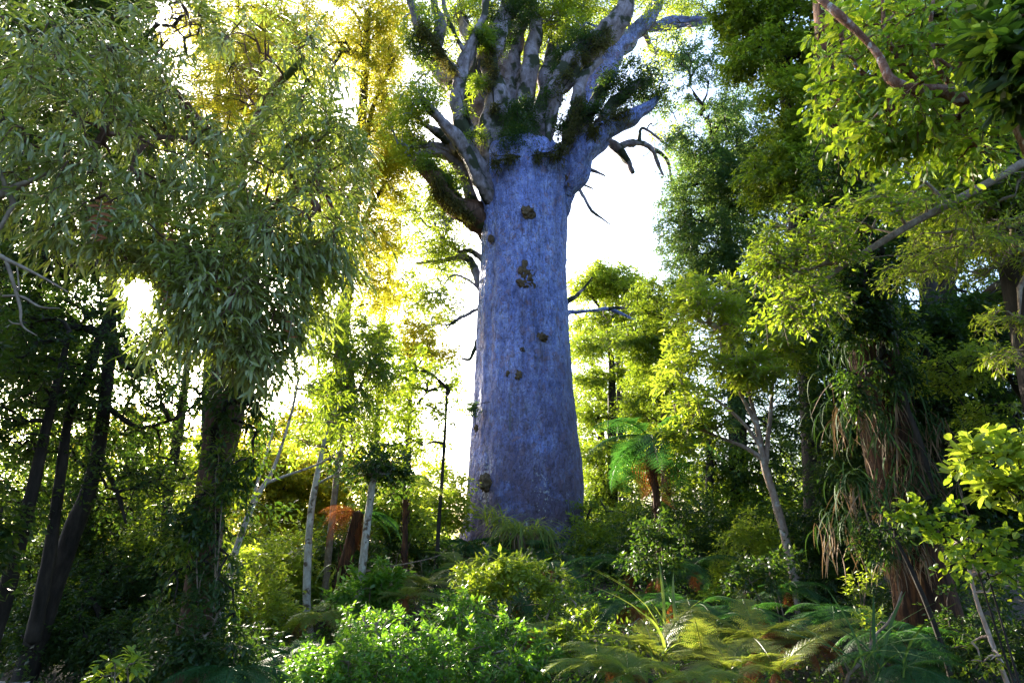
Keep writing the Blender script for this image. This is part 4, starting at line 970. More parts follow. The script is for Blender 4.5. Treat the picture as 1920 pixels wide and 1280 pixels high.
tree('backlit_tree', 'yellow backlit tree glowing behind the brown trunk and pale leaning sapling', 'tree',
     [(500, 1120, 24, 9), (505, 950, 24, 8), (510, 850, 24, 5)],
     [(520, 870, 24, 60, 40, 2, 26), (560, 890, 24, 60, 50, 2, 34), (470, 870, 24, 60, 50, 2, 24), (540, 960, 24, 60, 50, 2, 36), (480, 940, 24, 60, 60, 2, 30), (640, 900, 24, 60, 40, 2, 26), (600, 960, 24, 60, 40, 2, 26)],
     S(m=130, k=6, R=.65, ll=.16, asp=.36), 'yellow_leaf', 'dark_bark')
tree('far_left_tree', 'distant sunlit yellow-green tree glimpsed between the dark stems', 'tree',
     [(240, 1120, 30, 10), (245, 900, 30, 8), (250, 760, 30, 5)],
     [(250, 800, 30, 70, 50, 2, 26), (180, 860, 30, 70, 60, 2, 26), (290, 900, 30, 80, 60, 2, 36), (380, 860, 30, 70, 70, 2, 34), (330, 1000, 30, 90, 60, 2, 40), (200, 980, 30, 90, 60, 2, 40)],
     S(m=130, k=6, R=.8, ll=.18, asp=.36), 'yellow_leaf', 'dark_bark', dens=1.2)
tree('far_edge_tree', 'distant lit tree low between the two leftmost dark stems', 'tree',
     [(60, 1140, 27, 10), (62, 950, 27, 8), (64, 820, 27, 5)],
     [(40, 800, 27, 70, 50, 2, 20), (80, 880, 27, 80, 60, 2, 30), (30, 980, 27, 80, 60, 2, 36), (110, 1000, 27, 70, 60, 2, 34), (50, 1070, 27, 90, 50, 2, 30)],
     S(m=130, k=6, R=.75, ll=.17, asp=.36), 'lime_leaf', 'dark_bark', dens=1.1)
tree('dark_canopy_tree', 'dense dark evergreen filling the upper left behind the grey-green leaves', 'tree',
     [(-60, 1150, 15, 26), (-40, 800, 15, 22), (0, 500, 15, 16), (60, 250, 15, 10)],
     [(60, 480, 15, 130, 120, 1.5, 70), (60, 250, 15, 140, 140, 1.5, 80), (60, 40, 15, 160, 120, 1.5, 70), (220, 100, 15.5, 120, 130, 1.5, 60), (200, 380, 15.5, 110, 110, 1.5, 50), (270, 330, 16, 80, 90, 1.5, 30), (260, 450, 16, 90, 60, 1.5, 30), (290, 20, 14, 100, 70, 1.2, 30), (120, -30, 12, 170, 70, 1.2, 46), (60, 130, 12, 130, 90, 1.2, 40), (200, 200, 12.5, 110, 90, 1.2, 36), (-4500, 300, 1.5, 1300, 1500, 1.5, 60), (-4500, 900, 1.5, 1300, 900, 1.5, 40), (30, 620, 14, 80, 60, 1.2, 30), (-260, 250, 8, 230, 260, 1.6, 90), (-300, 700, 8, 240, 220, 1.6, 90), (-520, 480, 6, 220, 300, 1.6, 80), (-900, 300, 5, 260, 400, 1.5, 80), (-160, 1000, 8, 130, 160, 1.2, 40), (100, 680, 14, 120, 70, 1.5, 40)],  # lobes left of the frame are unseen, added to block skylight
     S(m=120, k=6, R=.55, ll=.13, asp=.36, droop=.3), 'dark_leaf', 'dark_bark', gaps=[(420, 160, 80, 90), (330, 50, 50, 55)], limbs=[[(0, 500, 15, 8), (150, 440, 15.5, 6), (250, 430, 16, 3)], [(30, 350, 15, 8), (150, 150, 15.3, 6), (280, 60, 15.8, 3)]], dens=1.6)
tree('gold_canopy_tree', 'golden-lit canopy showing through a hole in the grey-green leaves at the upper left', 'tree',
     [(380, 1120, 26, 14), (390, 800, 26, 12), (400, 400, 26, 9), (410, 120, 26, 5)],
     [(390, 60, 26, 120, 90, 2, 50), (430, 200, 26, 120, 90, 2, 60), (330, 260, 26, 100, 90, 2, 36), (520, 260, 26, 100, 120, 2, 60), (520, 60, 26, 90, 90, 2, 50), (600, 440, 26, 80, 90, 2, 44), (480, 420, 26, 100, 90, 2, 40)],
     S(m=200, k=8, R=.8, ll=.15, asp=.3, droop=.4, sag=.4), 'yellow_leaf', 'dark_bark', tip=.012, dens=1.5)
tree('understory_tree', 'dim leafy understory tree between the forked black trunk and the brown trunk', 'tree',
     [(250, 1200, 17, 9), (255, 1000, 17, 8), (262, 850, 17, 6)],
     [(250, 900, 17, 90, 70, 1.5, 30), (180, 980, 17, 90, 80, 1.5, 40), (320, 980, 17, 90, 80, 1.5, 44), (260, 1080, 17, 120, 60, 1.5, 50), (420, 1000, 18, 80, 80, 1.5, 36), (480, 1050, 18, 80, 60, 1.5, 30), (60, 1060, 17, 100, 70, 1.5, 40)],
     S(m=90, k=6, R=.45, ll=.11, asp=.4), 'green_leaf', 'dark_bark', dens=.9)
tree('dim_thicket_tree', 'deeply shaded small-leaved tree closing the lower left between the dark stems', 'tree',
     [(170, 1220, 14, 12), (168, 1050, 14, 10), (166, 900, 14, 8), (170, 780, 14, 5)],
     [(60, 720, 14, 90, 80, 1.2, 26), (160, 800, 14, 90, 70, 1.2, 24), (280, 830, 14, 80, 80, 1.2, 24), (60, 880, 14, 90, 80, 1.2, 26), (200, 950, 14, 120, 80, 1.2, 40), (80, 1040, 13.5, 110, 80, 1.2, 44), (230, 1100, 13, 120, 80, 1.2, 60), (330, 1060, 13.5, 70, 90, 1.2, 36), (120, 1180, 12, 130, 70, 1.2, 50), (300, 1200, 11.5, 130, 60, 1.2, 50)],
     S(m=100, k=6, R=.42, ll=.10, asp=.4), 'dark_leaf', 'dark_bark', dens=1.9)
# bare and pale stems
tree('pale_sapling', 'straight white-barked sapling left of the dead tree fern', 'tree',
     [(580, 1190, 15.5, 8.5), (575, 1130, 15.5, 7.5), (577, 1050, 15.5, 7), (582, 970, 15.5, 6.5), (593, 900, 15.5, 5.5), (605, 840, 15.5, 4), (618, 780, 15.5, 3)],
     [(600, 800, 15.5, 60, 30, .8, 10), (650, 760, 15.5, 50, 30, .8, 10), (560, 830, 15.5, 40, 30, .8, 6)],
     S(m=50, k=5, R=.4, ll=.12, asp=.28, kind='lance'), 'green_leaf', 'pale_bark', limbs=[[(598, 905, 15.5, 2.5), (625, 890, 15.5, 2), (650, 868, 15.5, 1.2)]])
tree('snapped_stem', 'leaning white stem with a split broken top beside the orange dead fronds', 'tree',
     [(665, 1178, 14.5, 7), (674, 1110, 14.5, 7), (682, 1040, 14.5, 7), (690, 970, 14.5, 7), (699, 905, 14.5, 6.5), (703, 895, 14.5, 4)],
     [(680, 880, 14.6, 60, 30, .8, 14), (720, 860, 14.6, 50, 40, .8, 14), (740, 900, 14.8, 40, 30, .8, 8)],
     S(m=60, k=5, R=.36, ll=.12, asp=.4), 'dark_leaf', 'pale_bark')
tree('leaning_grey_sapling', 'pale grey sapling leaning right in front of the yellow glow', 'tree',
     [(402, 1200, 12, 6.5), (420, 1120, 12, 6.5), (440, 1040, 12, 6), (462, 975, 12, 5.5), (485, 925, 12, 4.5), (510, 885, 12, 3.5), (530, 830, 12, 2.5), (550, 760, 12, 2.5), (560, 700, 12, 1.5)],
     [(560, 680, 12, 40, 30, .6, 8), (600, 720, 12, 50, 40, .6, 8), (640, 810, 12, 60, 30, .6, 8)],
     S(m=44, k=5, R=.3, ll=.10, asp=.24, kind='lance'), 'green_leaf', 'pale_bark', limbs=[[(470, 955, 12, 4), (484, 900, 12, 3), (500, 850, 12, 2.5), (520, 780, 12, 1.5)], [(500, 905, 12, 3), (540, 890, 12, 2.5), (600, 868, 12, 2), (660, 830, 12, 1.2)]])

def bare_branch(label, lines, mat='twig', name='bare_branch'):
    w0 = at(*lines[0][0][:3])
    root = thing(name, label, 'branch', tuple(w0))
    for l in lines:
        P, R = wood_lines([(a, b, c, r) for a, b, c, r in l])
        mb = MB(); mb.tube(P, np.maximum(R, .002), 5, .1)
        obj('twig', mb.mesh('twig', True, w0), M[mat], root)
bare_branch('leafless pale twig hanging in from the left edge', [
    [(-60, 440, 5.5, 8), (0, 480, 5.5, 5), (40, 500, 5.5, 3.5), (70, 515, 5.5, 2.5), (98, 530, 5.5, 2), (128, 548, 5.5, 1)], [(12, 488, 5.5, 4), (25, 530, 5.5, 3.5), (38, 575, 5.5, 3), (42, 610, 5.5, 2), (70, 630, 5.5, 1)],
    [(5, 555, 5.5, 2.5), (40, 556, 5.5, 2.5), (75, 575, 5.5, 2), (112, 578, 5.5, 1)], [(20, 520, 5.5, 2.5), (35, 545, 5.5, 2), (32, 500, 5.5, 1.5)], [(40, 608, 5.5, 2), (25, 606, 5.5, 1.5), (16, 600, 5.5, 1)]])
bare_branch('thick dark bare fork at the left edge under the grey-green leaves', [
    [(-50, 380, 6, 12), (0, 365, 6, 9), (30, 350, 6, 7), (60, 338, 6, 5), (85, 325, 6, 3)], [(10, 362, 6, 6), (25, 380, 6, 5), (10, 410, 6, 4), (0, 430, 6, 3)], [(10, 355, 6, 5), (5, 335, 6, 4), (-5, 310, 6, 3)]])

#@@SECTION epiphyte trunk
def straps(root, anchors, loc, n, length, width, mat, hang, name='leaf', seed=0, skirt=False, up=(.1, .9)):
    """arching strap leaves, each an object of its own"""
    key = ('strap', mat, hang, round(length / width))
    variants = []
    for v in range(3):
        mb = MB(); t = np.linspace(0, 1, 7)
        ang = hang * (1 + .1 * v) * (1 - np.exp(-3 * t))
        y = np.concatenate([[0], np.cumsum(np.cos(ang))[:-1]]) / 6; z = np.concatenate([[0], np.cumsum(-np.sin(ang))[:-1]]) / 6
        w = width / length * np.array([.5, .9, 1, .95, .8, .5, .06]) * .5
        V = np.concatenate([np.stack([-w, y, z + w * .4], -1), np.stack([0 * w, y, z], -1), np.stack([w, y, z + w * .4], -1)])
        i = np.arange(6)
        mb.add(V, [np.concatenate([np.stack([i, i + 7, i + 8, i + 1], -1), np.stack([i + 7, i + 14, i + 15, i + 8], -1)])], .2 + .25 * v)
        me = mb.mesh(name, True); me.materials.append(M[mat]); variants.append(me)
    for i in range(n):
        a = anchors[rng.integers(len(anchors))]
        az = rng.uniform(0, 2 * np.pi)
        el = rng.uniform(-1.35, -.5) if skirt else rng.uniform(*up)
        l = length * rng.uniform(.6, 1.2)
        mt = Matrix.Translation(Vector(a - loc + rng.normal(size=3) * .04)) @ Matrix.Rotation(az, 4, 'Z') @ Matrix.Rotation(el, 4, 'X') @ Matrix.Rotation(rng.uniform(-.5, .5), 4, 'Y') @ Matrix.Scale(l, 4)
        place(variants[i % 3], name, M[mat], root, mt)

EPI = thing('plant_hung_trunk', 'massive shaded trunk at the right draped with strap-leaved plants and dead skirts', 'tree', tuple(at(1750, 1250, 12)))
def build_epi():
    loc = np.array(EPI.location)
    P, R = wood_lines([(1770, 1270, 12, 60), (1735, 1130, 12, 52), (1700, 980, 12, 50), (1670, 840, 12, 48), (1645, 700, 12, 46), (1622, 560, 12, 42), (1600, 420, 12, 38), (1580, 250, 12, 34), (1560, 80, 12, 30), (1545, -80, 12, 24), (1530, -300, 12, 16), (1520, -560, 12, 5)])
    mb = MB(); mb.tube(P, R, 22, .12, 3)
    obj('trunk', mb.mesh('trunk', True, loc), M['fern_trunk'], EPI)
build_epi()
for (px, py, lab, nn, L_) in [(1610, 520, 'dark strap-leaved clump highest on the plant-hung trunk', 26, 1.1), (1590, 640, 'strap-leaved clump on the left flank of the plant-hung trunk below the topmost', 24, 1.0), (1660, 640, 'strap-leaved clump facing forward midway up the plant-hung trunk', 26, 1.0), (1600, 780, 'long hanging strap-leaved clump at the left side above the pale skirts', 30, 1.3), (1690, 770, 'dark strap-leaved clump above the pale dead skirt', 26, 1.1), (1640, 900, 'clump with long pale dead leaves on the front of the plant-hung trunk', 30, 1.2), (1720, 880, 'clump with the largest tan skirt at the right of the plant-hung trunk', 30, 1.2), (1590, 960, 'low strap-leaved clump with a tan bell-shaped skirt at lower left', 30, 1.1), (1690, 1020, 'lowest dark strap-leaved clump on the plant-hung trunk', 26, 1.0)]:
    a = at(px, py, 11.5); 
    r_ = thing('perching_lily', lab, 'epiphyte', tuple(a), 'strap-leaved plants on the shaded trunk')
    anc = a + rng.normal(size=(24, 3)) * np.array([.30, .10, .26])
    straps(r_, anc, a, int(nn * 2.8), L_ * .62, .026, 'strap_leaf', 2.2)
    if py > 700:
        straps(r_, anc - np.array([0, .1, .15]), a, int(nn * 2.2), L_ * .5, .022, 'straw', .5, 'dead_leaf', skirt=True)

tree('climbing_fern', 'dark leafy climber covering the upper part of the plant-hung trunk', 'climber', None,
     [(1620, 500, 11.5, 60, 60, .25, 26), (1600, 400, 11.4, 70, 70, .3, 34), (1585, 290, 11.4, 70, 70, .3, 34), (1612, 600, 11.3, 60, 60, .2, 26), (1600, 530, 11.3, 60, 50, .2, 24), (1560, 340, 11.2, 60, 60, .3, 16), (1650, 590, 11.4, 50, 50, .25, 14), (1680, 700, 11.4, 50, 50, .25, 14), (1600, 720, 11.4, 40, 50, .25, 10), (1720, 960, 11.3, 50, 60, .25, 12), (1640, 1000, 11.3, 50, 50, .25, 10), (1570, 200, 11.6, 40, 60, .25, 12)],
     S(m=60, k=5, R=.24, ll=.10, asp=.34, kind='lance', droop=.5), 'dark_leaf', 'dark_bark', dens=1.6)
#@@SECTION undergrowth
# ------------------------------------------------------------------ ferns
def frond_mesh(name, mat, arch=1.3, pairs=26, width=.26, pinnules=9, lowdroop=.12, seed=0):
    """one fern frond of length 1 growing along +Y, arching down"""
    r = np.random.default_rng(seed)
    mb = MB()
    n = 16; ang = np.cumsum(np.full(n, arch / n)) - .1
    y = np.concatenate([[0], np.cumsum(np.cos(ang))[:-1]]) / n; z = np.concatenate([[0], np.cumsum(-np.sin(ang))[:-1]]) / n
    P = np.stack([0 * y, y, z], -1)
    mb.tube(P, np.linspace(.009, .002, n), 4, 0, cap=False)
    t = np.linspace(.14, .985, pairs)
    Pp, Dd, Nn, Ll = [], [], [], []
    for tt in t:
        p = np.array([np.interp(tt * (n - 1), np.arange(n), P[:, c]) for c in range(3)])
        a = np.interp(tt * (n - 1), np.arange(n), ang)
        T = np.array([0, math.cos(a), -math.sin(a)]); U = np.array([0, math.sin(a), math.cos(a)])
        l = width * (math.sin(math.pi * min(1, (tt - .05) / .95) ** .62) ** .8 + .05)
        for sg in (-1, 1):
            d = np.array([sg, 0, 0]) * .9 + T * .38 - U * lowdroop + r.normal(size=3) * .07
            d /= np.linalg.norm(d)
            if pinnules:
                for q in np.linspace(.08, .96, pinnules):
                    pl = l * .22 * (1 - q * .75)
                    for s2 in (-1, 1):
                        dd = d * .45 + s2 * np.cross(U, d) * .9
                        Pp.append(p + d * l * q - U * lowdroop * l * q * q * .8); Dd.append(dd); Nn.append(U + r.normal(size=3) * .12); Ll.append(pl)
            else:
                Pp.append(p); Dd.append(d); Nn.append(U + r.normal(size=3) * .15); Ll.append(l)
    add_leaves(mb, np.array(Pp), np.array(Dd), np.array(Nn), np.array(Ll), .52 if pinnules else .17, 'dia', r.random(len(Pp)))
    me = mb.mesh(name, False); me.materials.append(M[mat])
    return me

FR = {
    'green': [frond_mesh('frond', 'fern_leaf', 1.2 + .25 * i, seed=i) for i in range(3)],
    'gold': [frond_mesh('frond', 'gold_fern', .75 + .25 * i, lowdroop=.05, seed=30 + i) for i in range(3)],
    'dark': [frond_mesh('frond', 'dark_fern', 1.3 + .25 * i, seed=10 + i) for i in range(3)],
    'dead': [frond_mesh('dead_frond', 'dead_fern', 1.9 + .3 * i, width=.22, lowdroop=.9, seed=20 + i) for i in range(2)],
}
def fern(px, py, Y, label, n, length, kind='green', dead=0, trunk=None, el=(.35, .95), az0=None, azw=math.pi, deadaz=None, name='fern', deadel=(-.2, .5)):
    """fern with its crown of fronds at that pixel"""
    c = at(px, py, Y)
    gz = float(ground_z(c[0], c[1]))
    root = thing(name, label, 'tree fern' if trunk else 'fern', (c[0], c[1], gz) if trunk else tuple(c))
    loc = np.array(root.location)
    if trunk:
        lean, rad = trunk
        P = spline(np.array([[c[0] + lean, c[1], gz - .2], [c[0] + lean * .6, c[1], gz + (c[2] - gz) * .45], [c[0], c[1], c[2]]]), 8)
        mb = MB(); mb.tube(P, np.linspace(rad * 1.25, rad, len(P)), 14, .22, px)
        # stubs of old frond bases all round the stem
        for i in range(90):
            k = rng.integers(1, len(P) - 1); th = rng.uniform(0, 6.283)
            d = np.array([math.cos(th), math.sin(th), 0]); b = P[k] + d * rad * .9 + np.array([0, 0, rng.uniform(-.05, .05)])
            mb.tube(np.array([b, b + d * .05 + np.array([0, 0, .09]), b + d * .07 + np.array([0, 0, .2])]), np.array([.016, .012, .006]), 4)
        obj('trunk', mb.mesh('trunk', True, loc), M['fern_trunk'], root)
    for i in range(n):
        az = (2 * math.pi * i / n + rng.uniform(-.25, .25)) if az0 is None else az0 + rng.uniform(-azw, azw)
        mt = Matrix.Translation(Vector(c - loc)) @ Matrix.Rotation(az, 4, 'Z') @ Matrix.Rotation(rng.uniform(*el), 4, 'X') @ Matrix.Rotation(rng.uniform(-.25, .25), 4, 'Y') @ Matrix.Scale(length * rng.uniform(.8, 1.15), 4)
        place(FR[kind][i % 3], 'frond', None, root, mt)
    for i in range(dead):
        az = rng.uniform(0, 6.28) if deadaz is None else deadaz[i % len(deadaz)]
        de = deadel[i % len(deadel)] if isinstance(deadel, list) else rng.uniform(*deadel)
        mt = Matrix.Translation(Vector(c - loc - np.array([0, 0, .05]))) @ Matrix.Rotation(az, 4, 'Z') @ Matrix.Rotation(de, 4, 'X') @ Matrix.Scale(length * rng.uniform(.7, .95), 4)
        place(FR['dead'][i % 2], 'dead_frond', None, root, mt, 'rust-brown dead frond')
    return root

R_ = math.radians
fern(1222, 822, 17, 'tree fern right of the giant with big arching dark green fronds', 11, 2.4, 'dark', 2, (.05, .075), (-.1, .8), deadaz=[R_(100), R_(200), R_(20), R_(150)], name='tree_fern', deadel=(-1.4, -1.0))
fern(672, 962, 15.5, 'tree fern between the white stems with drooping orange dead fronds', 4, 1.3, 'dark', 9, (-.45, .12), (.0, .5), az0=R_(-70), azw=.6, deadaz=[R_(90), R_(110), R_(82), R_(130), R_(100), R_(-120), R_(120), R_(95), R_(200)], name='tree_fern', deadel=[.75, .6, .35, -.9, .9, -.3, -1.1, .15, -.8])
fern(760, 905, 18, 'tree fern with pale drooping fronds hidden in shade left of the trunk', 8, 1.7, 'green', 0, (.1, .06), (.0, .6), name='tree_fern')
fern(880, 1020, 25.5, 'dark tree fern at the left foot of the giant trunk with rusty stem', 9, 2.4, 'dark', 5, (0, .16), (.1, .7), name='tree_fern', deadel=(-.9, -.3))
fern(1010, 1035, 24.5, 'dark fern overlapping the grassy clump at the foot of the giant', 9, 1.7, 'dark', 0, None, (.2, .9))
fern(1080, 1060, 22, 'dark fern at the right foot of the giant trunk', 9, 1.6, 'dark', 2, None, (.2, .9))
fern(1175, 1060, 20, 'low dark fern right of the giant under the tree fern', 9, 1.5, 'dark', 2, None, (.2, .8))
fern(800, 1100, 15, 'pale bronze-green fern standing upright left of the middle', 8, 1.0, 'gold', 1, None, (.3, 1.0))
fern(760, 1120, 14, 'small pale fern beside the bronze-green one', 7, .8, 'gold', 2, None, (.2, .8))
fern(880, 1085, 17, 'shaded fern in front of the rusty tree fern stem', 9, 1.2, 'dark', 2, None, (.2, .9))
fern(980, 1120, 15, 'dark green fern among the central shrubs', 9, 1.1, 'dark', 1, None, (.2, .9))
fern(1090, 1130, 13.5, 'dark fern with curled fronds behind the rusty dead fronds', 9, 1.1, 'dark', 2, None, (.2, .9))
fern(1175, 1135, 13, 'fern with bright rust-orange dead fronds right of the middle', 6, .9, 'dark', 6, None, (.2, .8))
fern(1260, 1130, 13, 'dark fern under the thin bent grass stalk', 9, 1.1, 'dark', 1, None, (.2, .8))
fern(1340, 1170, 11.5, 'shaded fern behind the bright ferns on the right', 9, 1.0, 'dark', 1, None, (.2, .8))
fern(1230, 1235, 9.2, 'bright yellow-green fern at the bottom edge left of the dead fronds', 7, .9, 'gold', 1, None, (.4, 1.1))
fern(1320, 1240, 9, 'bright arching fern at the bottom edge in front of the grass blades', 7, 1.0, 'gold', 1, None, (.4, 1.1))
fern(1420, 1215, 9.2, 'sunlit golden fern with a brown-tipped frond', 7, 1.0, 'gold', 3, None, (.4, 1.1))
fern(1505, 1205, 8.8, 'fern with upright orange dead fronds at the lower right', 8, .9, 'gold', 7, None, (.3, .9), deadel=(.2, 1.0))
fern(1560, 1150, 11, 'dark fern spreading at the foot of the pale-stemmed tree', 9, 1.1, 'dark', 0, None, (.1, .7))
fern(1680, 1190, 9.5, 'dim dark fern low in the right shadow', 9, 1.1, 'dark', 0, None, (.1, .7))
fern(1700, 1250, 7.5, 'dark fern at the bottom edge right of the tall blades', 9, .9, 'dark', 0, None, (.1, .7))
fern(540, 1225, 10, 'dim fern on the dark floor left of the bright shrub', 9, .9, 'dark', 2, None, (.1, .7))
fern(440, 1255, 8.6, 'dark fern at the bottom edge below the brown trunk', 9, .9, 'dark', 1, None, (.1, .7))
fern(330, 1215, 9.6, 'shaded fern left of the brown trunk base', 8, .9, 'dark', 0, None, (.1, .7))
fern(1120, 1250, 8.6, 'mid green fern low at the bottom edge in the middle', 9, .9, 'green', 1, None, (.2, .8))
fern(600, 1150, 13, 'fern with russet fronds beside the white sapling', 8, .9, 'green', 3, None, (.1, .7))
fern(1300, 1060, 17, 'shaded fern below the layered tree', 9, 1.2, 'dark', 2, None, (.1, .8))
fern(1410, 1080, 17, 'dim fern left of the pale stem', 9, 1.2, 'dark', 2, None, (.1, .8))

for (px, py, Y, lab, kd, dd, ln) in [(1460, 1265, 7.6, 'golden fern low at the bottom edge under the upright dead fronds', 'gold', 2, .8), (1370, 1255, 8, 'golden fern at the bottom edge beside the grass blades', 'gold', 1, .8), (1180, 1265, 8, 'low green fern at the bottom edge left of the grass blades', 'green', 2, .7), (1290, 1275, 7.4, 'low green fern cut off by the bottom edge', 'green', 1, .7),
        (960, 1050, 22, 'green fern in front of the grassy clump at the giant foot', 'dark', 1, 1.4), (1040, 1075, 18, 'dark fern before the tan skirts of the grassy clumps', 'dark', 2, 1.3), (860, 1060, 20, 'green fern left of the grassy clump', 'green', 2, 1.3), (1240, 1080, 16, 'dark fern at the foot of the tree fern stem', 'dark', 2, 1.2), (1010, 1190, 10.5, 'green fern among loose shrub leaves', 'green', 2, .8), (1400, 1150, 12, 'dim fern behind the golden ferns', 'dark', 2, 1.0), (1480, 1110, 14, 'shaded fern left of the pale stem base', 'dark', 1, 1.1)]:
    fern(px, py, Y, lab, 9 if kd != 'gold' else 6, ln, kd, dd, None, (.2, .9) if kd != 'gold' else (.5, 1.1), deadel=(.1, .9))

# ------------------------------------------------------------------ grasses
def tuft(px, py, Y, label, n, length, width, mat='grass', hang=1.4, dead=0, spread=.15, cat='grass clump', up=(.7, 1.5)):
    a = at(px, py, Y)
    r_ = thing('grass_clump', label, cat, tuple(a))
    anc = a + rng.normal(size=(10, 3)) * np.array([spread, spread, .03])
    straps(r_, anc, a, n, length, width, mat, hang, 'blade', up=up)
    if dead:
        straps(r_, anc + np.array([0, -.1, -.05]), a, dead, length * .9, width, 'straw', 1.6, 'dead_blade', skirt=True)
    return r_
tuft(962, 1000, 25.4, 'broad grassy clump with a tan dead skirt at the foot of the giant', 140, 2.0, .045, 'grass', 1.9, 120, .5, up=(.3, 1.3))
tuft(1015, 1012, 25.4, 'grassy clump with tan skirt right of the larger one at the giant foot', 100, 1.7, .045, 'grass', 1.9, 90, .4, up=(.3, 1.3))
tuft(925, 985, 26.2, 'upright yellow-green grass tuft against the left of the giant trunk', 60, 1.4, .05, 'grass', 1.1, 0, .25)
tuft(1240, 1262, 9, 'tall bright grass blades bending at the lower right of the middle', 16, 1.25, .035, 'grass', 1.3, 0, .12)
tuft(1215, 1255, 9.5, 'lower bright grass blades arching left beside the tall ones', 12, 1.0, .03, 'grass', 1.9, 0, .1)
tuft(1265, 1210, 10, 'tallest bright grass blades with one bent over to the right', 14, 1.5, .04, 'grass', 1.0, 0, .1)
tuft(1330, 1190, 11, 'thin arching grass blades right of the tallest ones', 9, 1.2, .025, 'grass', 1.7, 0, .1)
tuft(1640, 1275, 7.2, 'tall dim grass blades in shadow at the lower right', 14, 1.1, .03, 'strap_leaf', .8, 0, .14)
tuft(960, 1262, 9.5, 'scattered grass blades at the bottom edge in the middle', 12, .7, .025, 'grass', 1.2, 0, .15)
tuft(1480, 1130, 14, 'thin grassy stems by the foot of the pale stem', 12, .9, .02, 'grass', 1.3, 0, .15)
tuft(640, 1075, 15.6, 'hanging yellow-green grass on the dead tree fern stem', 26, .8, .035, 'grass', 2.2, 0, .12)

# ------------------------------------------------------------------ shrubs
def shrub(px, py, Y, label, lobes, st, mat, single=0, name='shrub', cat='shrub', stems=3, group=None, bark='twig'):
    base = at(px, py, Y); base[2] = float(ground_z(base[0], base[1]))
    root = thing(name, label, cat, tuple(base), group)
    C, cen = lobe_points(lobes)
    sk = []
    mb = MB()
    for i in range(stems):
        top = C[rng.integers(len(C))] * .5 + C.mean(0) * .5
        P = spline(np.array([base + rng.normal(size=3) * np.array([.08, .08, 0]) - np.array([0, 0, .1]), base * .5 + top * .5 + rng.normal(size=3) * .06, top]), 5)
        mb.tube(P, np.linspace(.016, .008, len(P)), 6, .1); sk.append(P[3:])
    N, cnt, chains, ns = grow(np.vstack(sk), C, seg=.2, arch=.08)
    for ch in chains:
        r = .004 * np.maximum(cnt[ch], 1) ** .5; r[0] = min(r[0], r[1] * 1.3)
        mb.tube(N[ch], r, 4, 0, cap=False)
    obj('stems', mb.mesh('stems', True, base), M[bark], root)
    tips = np.array([c[-1] for c in chains]); pv = np.array([c[-2] for c in chains])
    P, D, Nn, L, _ = sprays(N[tips], norm(norm(N[tips] - N[pv]) + np.array([0, -.2, .5])), st)
    foliage(root, 'foliage', P, D, Nn, L, st, mat, single, (), base)
    return root
sb = S(m=46, k=5, R=.18, ll=.085, asp=.34, kind='lance', droop=-.1, ldroop=.05, spread=.7)
shrub(690, 1230, 9.5, 'dense bright green small-leaved shrub at the bottom left of the middle', [(640, 1240, 9.5, 90, 50, .5, 44), (720, 1200, 10, 90, 50, .6, 46), (780, 1240, 9.4, 90, 50, .5, 46), (690, 1260, 9, 120, 50, .4, 50), (600, 1260, 9, 60, 40, .4, 26), (690, 1160, 11, 60, 30, .5, 14)], sb, 'bush_leaf', 300)
shrub(890, 1200, 10.5, 'loose sprawling green shrub in the middle of the foreground', [(880, 1150, 11, 60, 36, .5, 16), (940, 1190, 10.5, 60, 50, .5, 20), (880, 1230, 10, 70, 50, .5, 24), (1000, 1230, 10, 70, 50, .5, 22), (950, 1260, 9.5, 120, 40, .4, 24), (830, 1160, 11, 50, 36, .5, 12)], dict(sb, ll=.10), 'bush_leaf', 300)
shrub(950, 1090, 13, 'light green leafy shrub in front of the grassy clump', [(940, 1080, 13, 60, 40, .5, 26), (1000, 1090, 13, 50, 36, .5, 18), (890, 1100, 13, 50, 40, .5, 18), (970, 1060, 13.5, 40, 24, .4, 10)], dict(sb, ll=.14, R=.24), 'lime_leaf', 150)
shrub(1090, 1200, 10.5, 'dim leafy shrub beside the rusty fronds in the middle right', [(1080, 1180, 10.5, 60, 50, .5, 30), (1130, 1220, 10, 70, 50, .5, 30), (1060, 1120, 12, 50, 40, .5, 16)], dict(sb, ll=.09), 'green_leaf', 150)
shrub(1085, 1145, 12, 'small yellow-leaved sprig in the middle right of the undergrowth', [(1087, 1145, 11.8, 18, 24, .25, 8)], dict(sb, ll=.11, m=26), 'lime_leaf', 80)
shrub(690, 1090, 14.5, 'sunlit shrub at the foot of the snapped white stem', [(690, 1110, 14.5, 40, 40, .5, 20), (720, 1090, 14.5, 40, 40, .5, 20), (650, 1130, 14, 30, 36, .4, 14)], dict(sb, ll=.16, R=.28), 'bush_leaf', 100)
shrub(2010, 1190, 6, 'sunlit round-leaved bush at the right edge', [(1860, 860, 6, 50, 32, .25, 12), (1905, 835, 6, 40, 30, .25, 10), (1915, 910, 6, 40, 40, .25, 12), (1865, 905, 6, 40, 26, .25, 8), (1810, 870, 6, 26, 16, .2, 4)], S(m=24, k=5, R=.14, ll=.10, asp=.6, kind='broad', droop=.0, ldroop=.1), 'lime_leaf', 300, bark='dark_bark', stems=2)
shrub(1960, 1190, 6.6, 'round-leaved bush in half shade under the sunlit one', [(1770, 980, 6.6, 60, 30, .3, 9), (1725, 965, 6.6, 30, 18, .3, 4), (1840, 1010, 6.6, 60, 40, .3, 11), (1780, 1050, 6.6, 40, 24, .3, 4), (1880, 1070, 6.4, 40, 40, .3, 6)], S(m=20, k=5, R=.15, ll=.09, asp=.6, kind='broad', droop=.0, ldroop=.1), 'broad_leaf', 300, bark='dark_bark', stems=2)
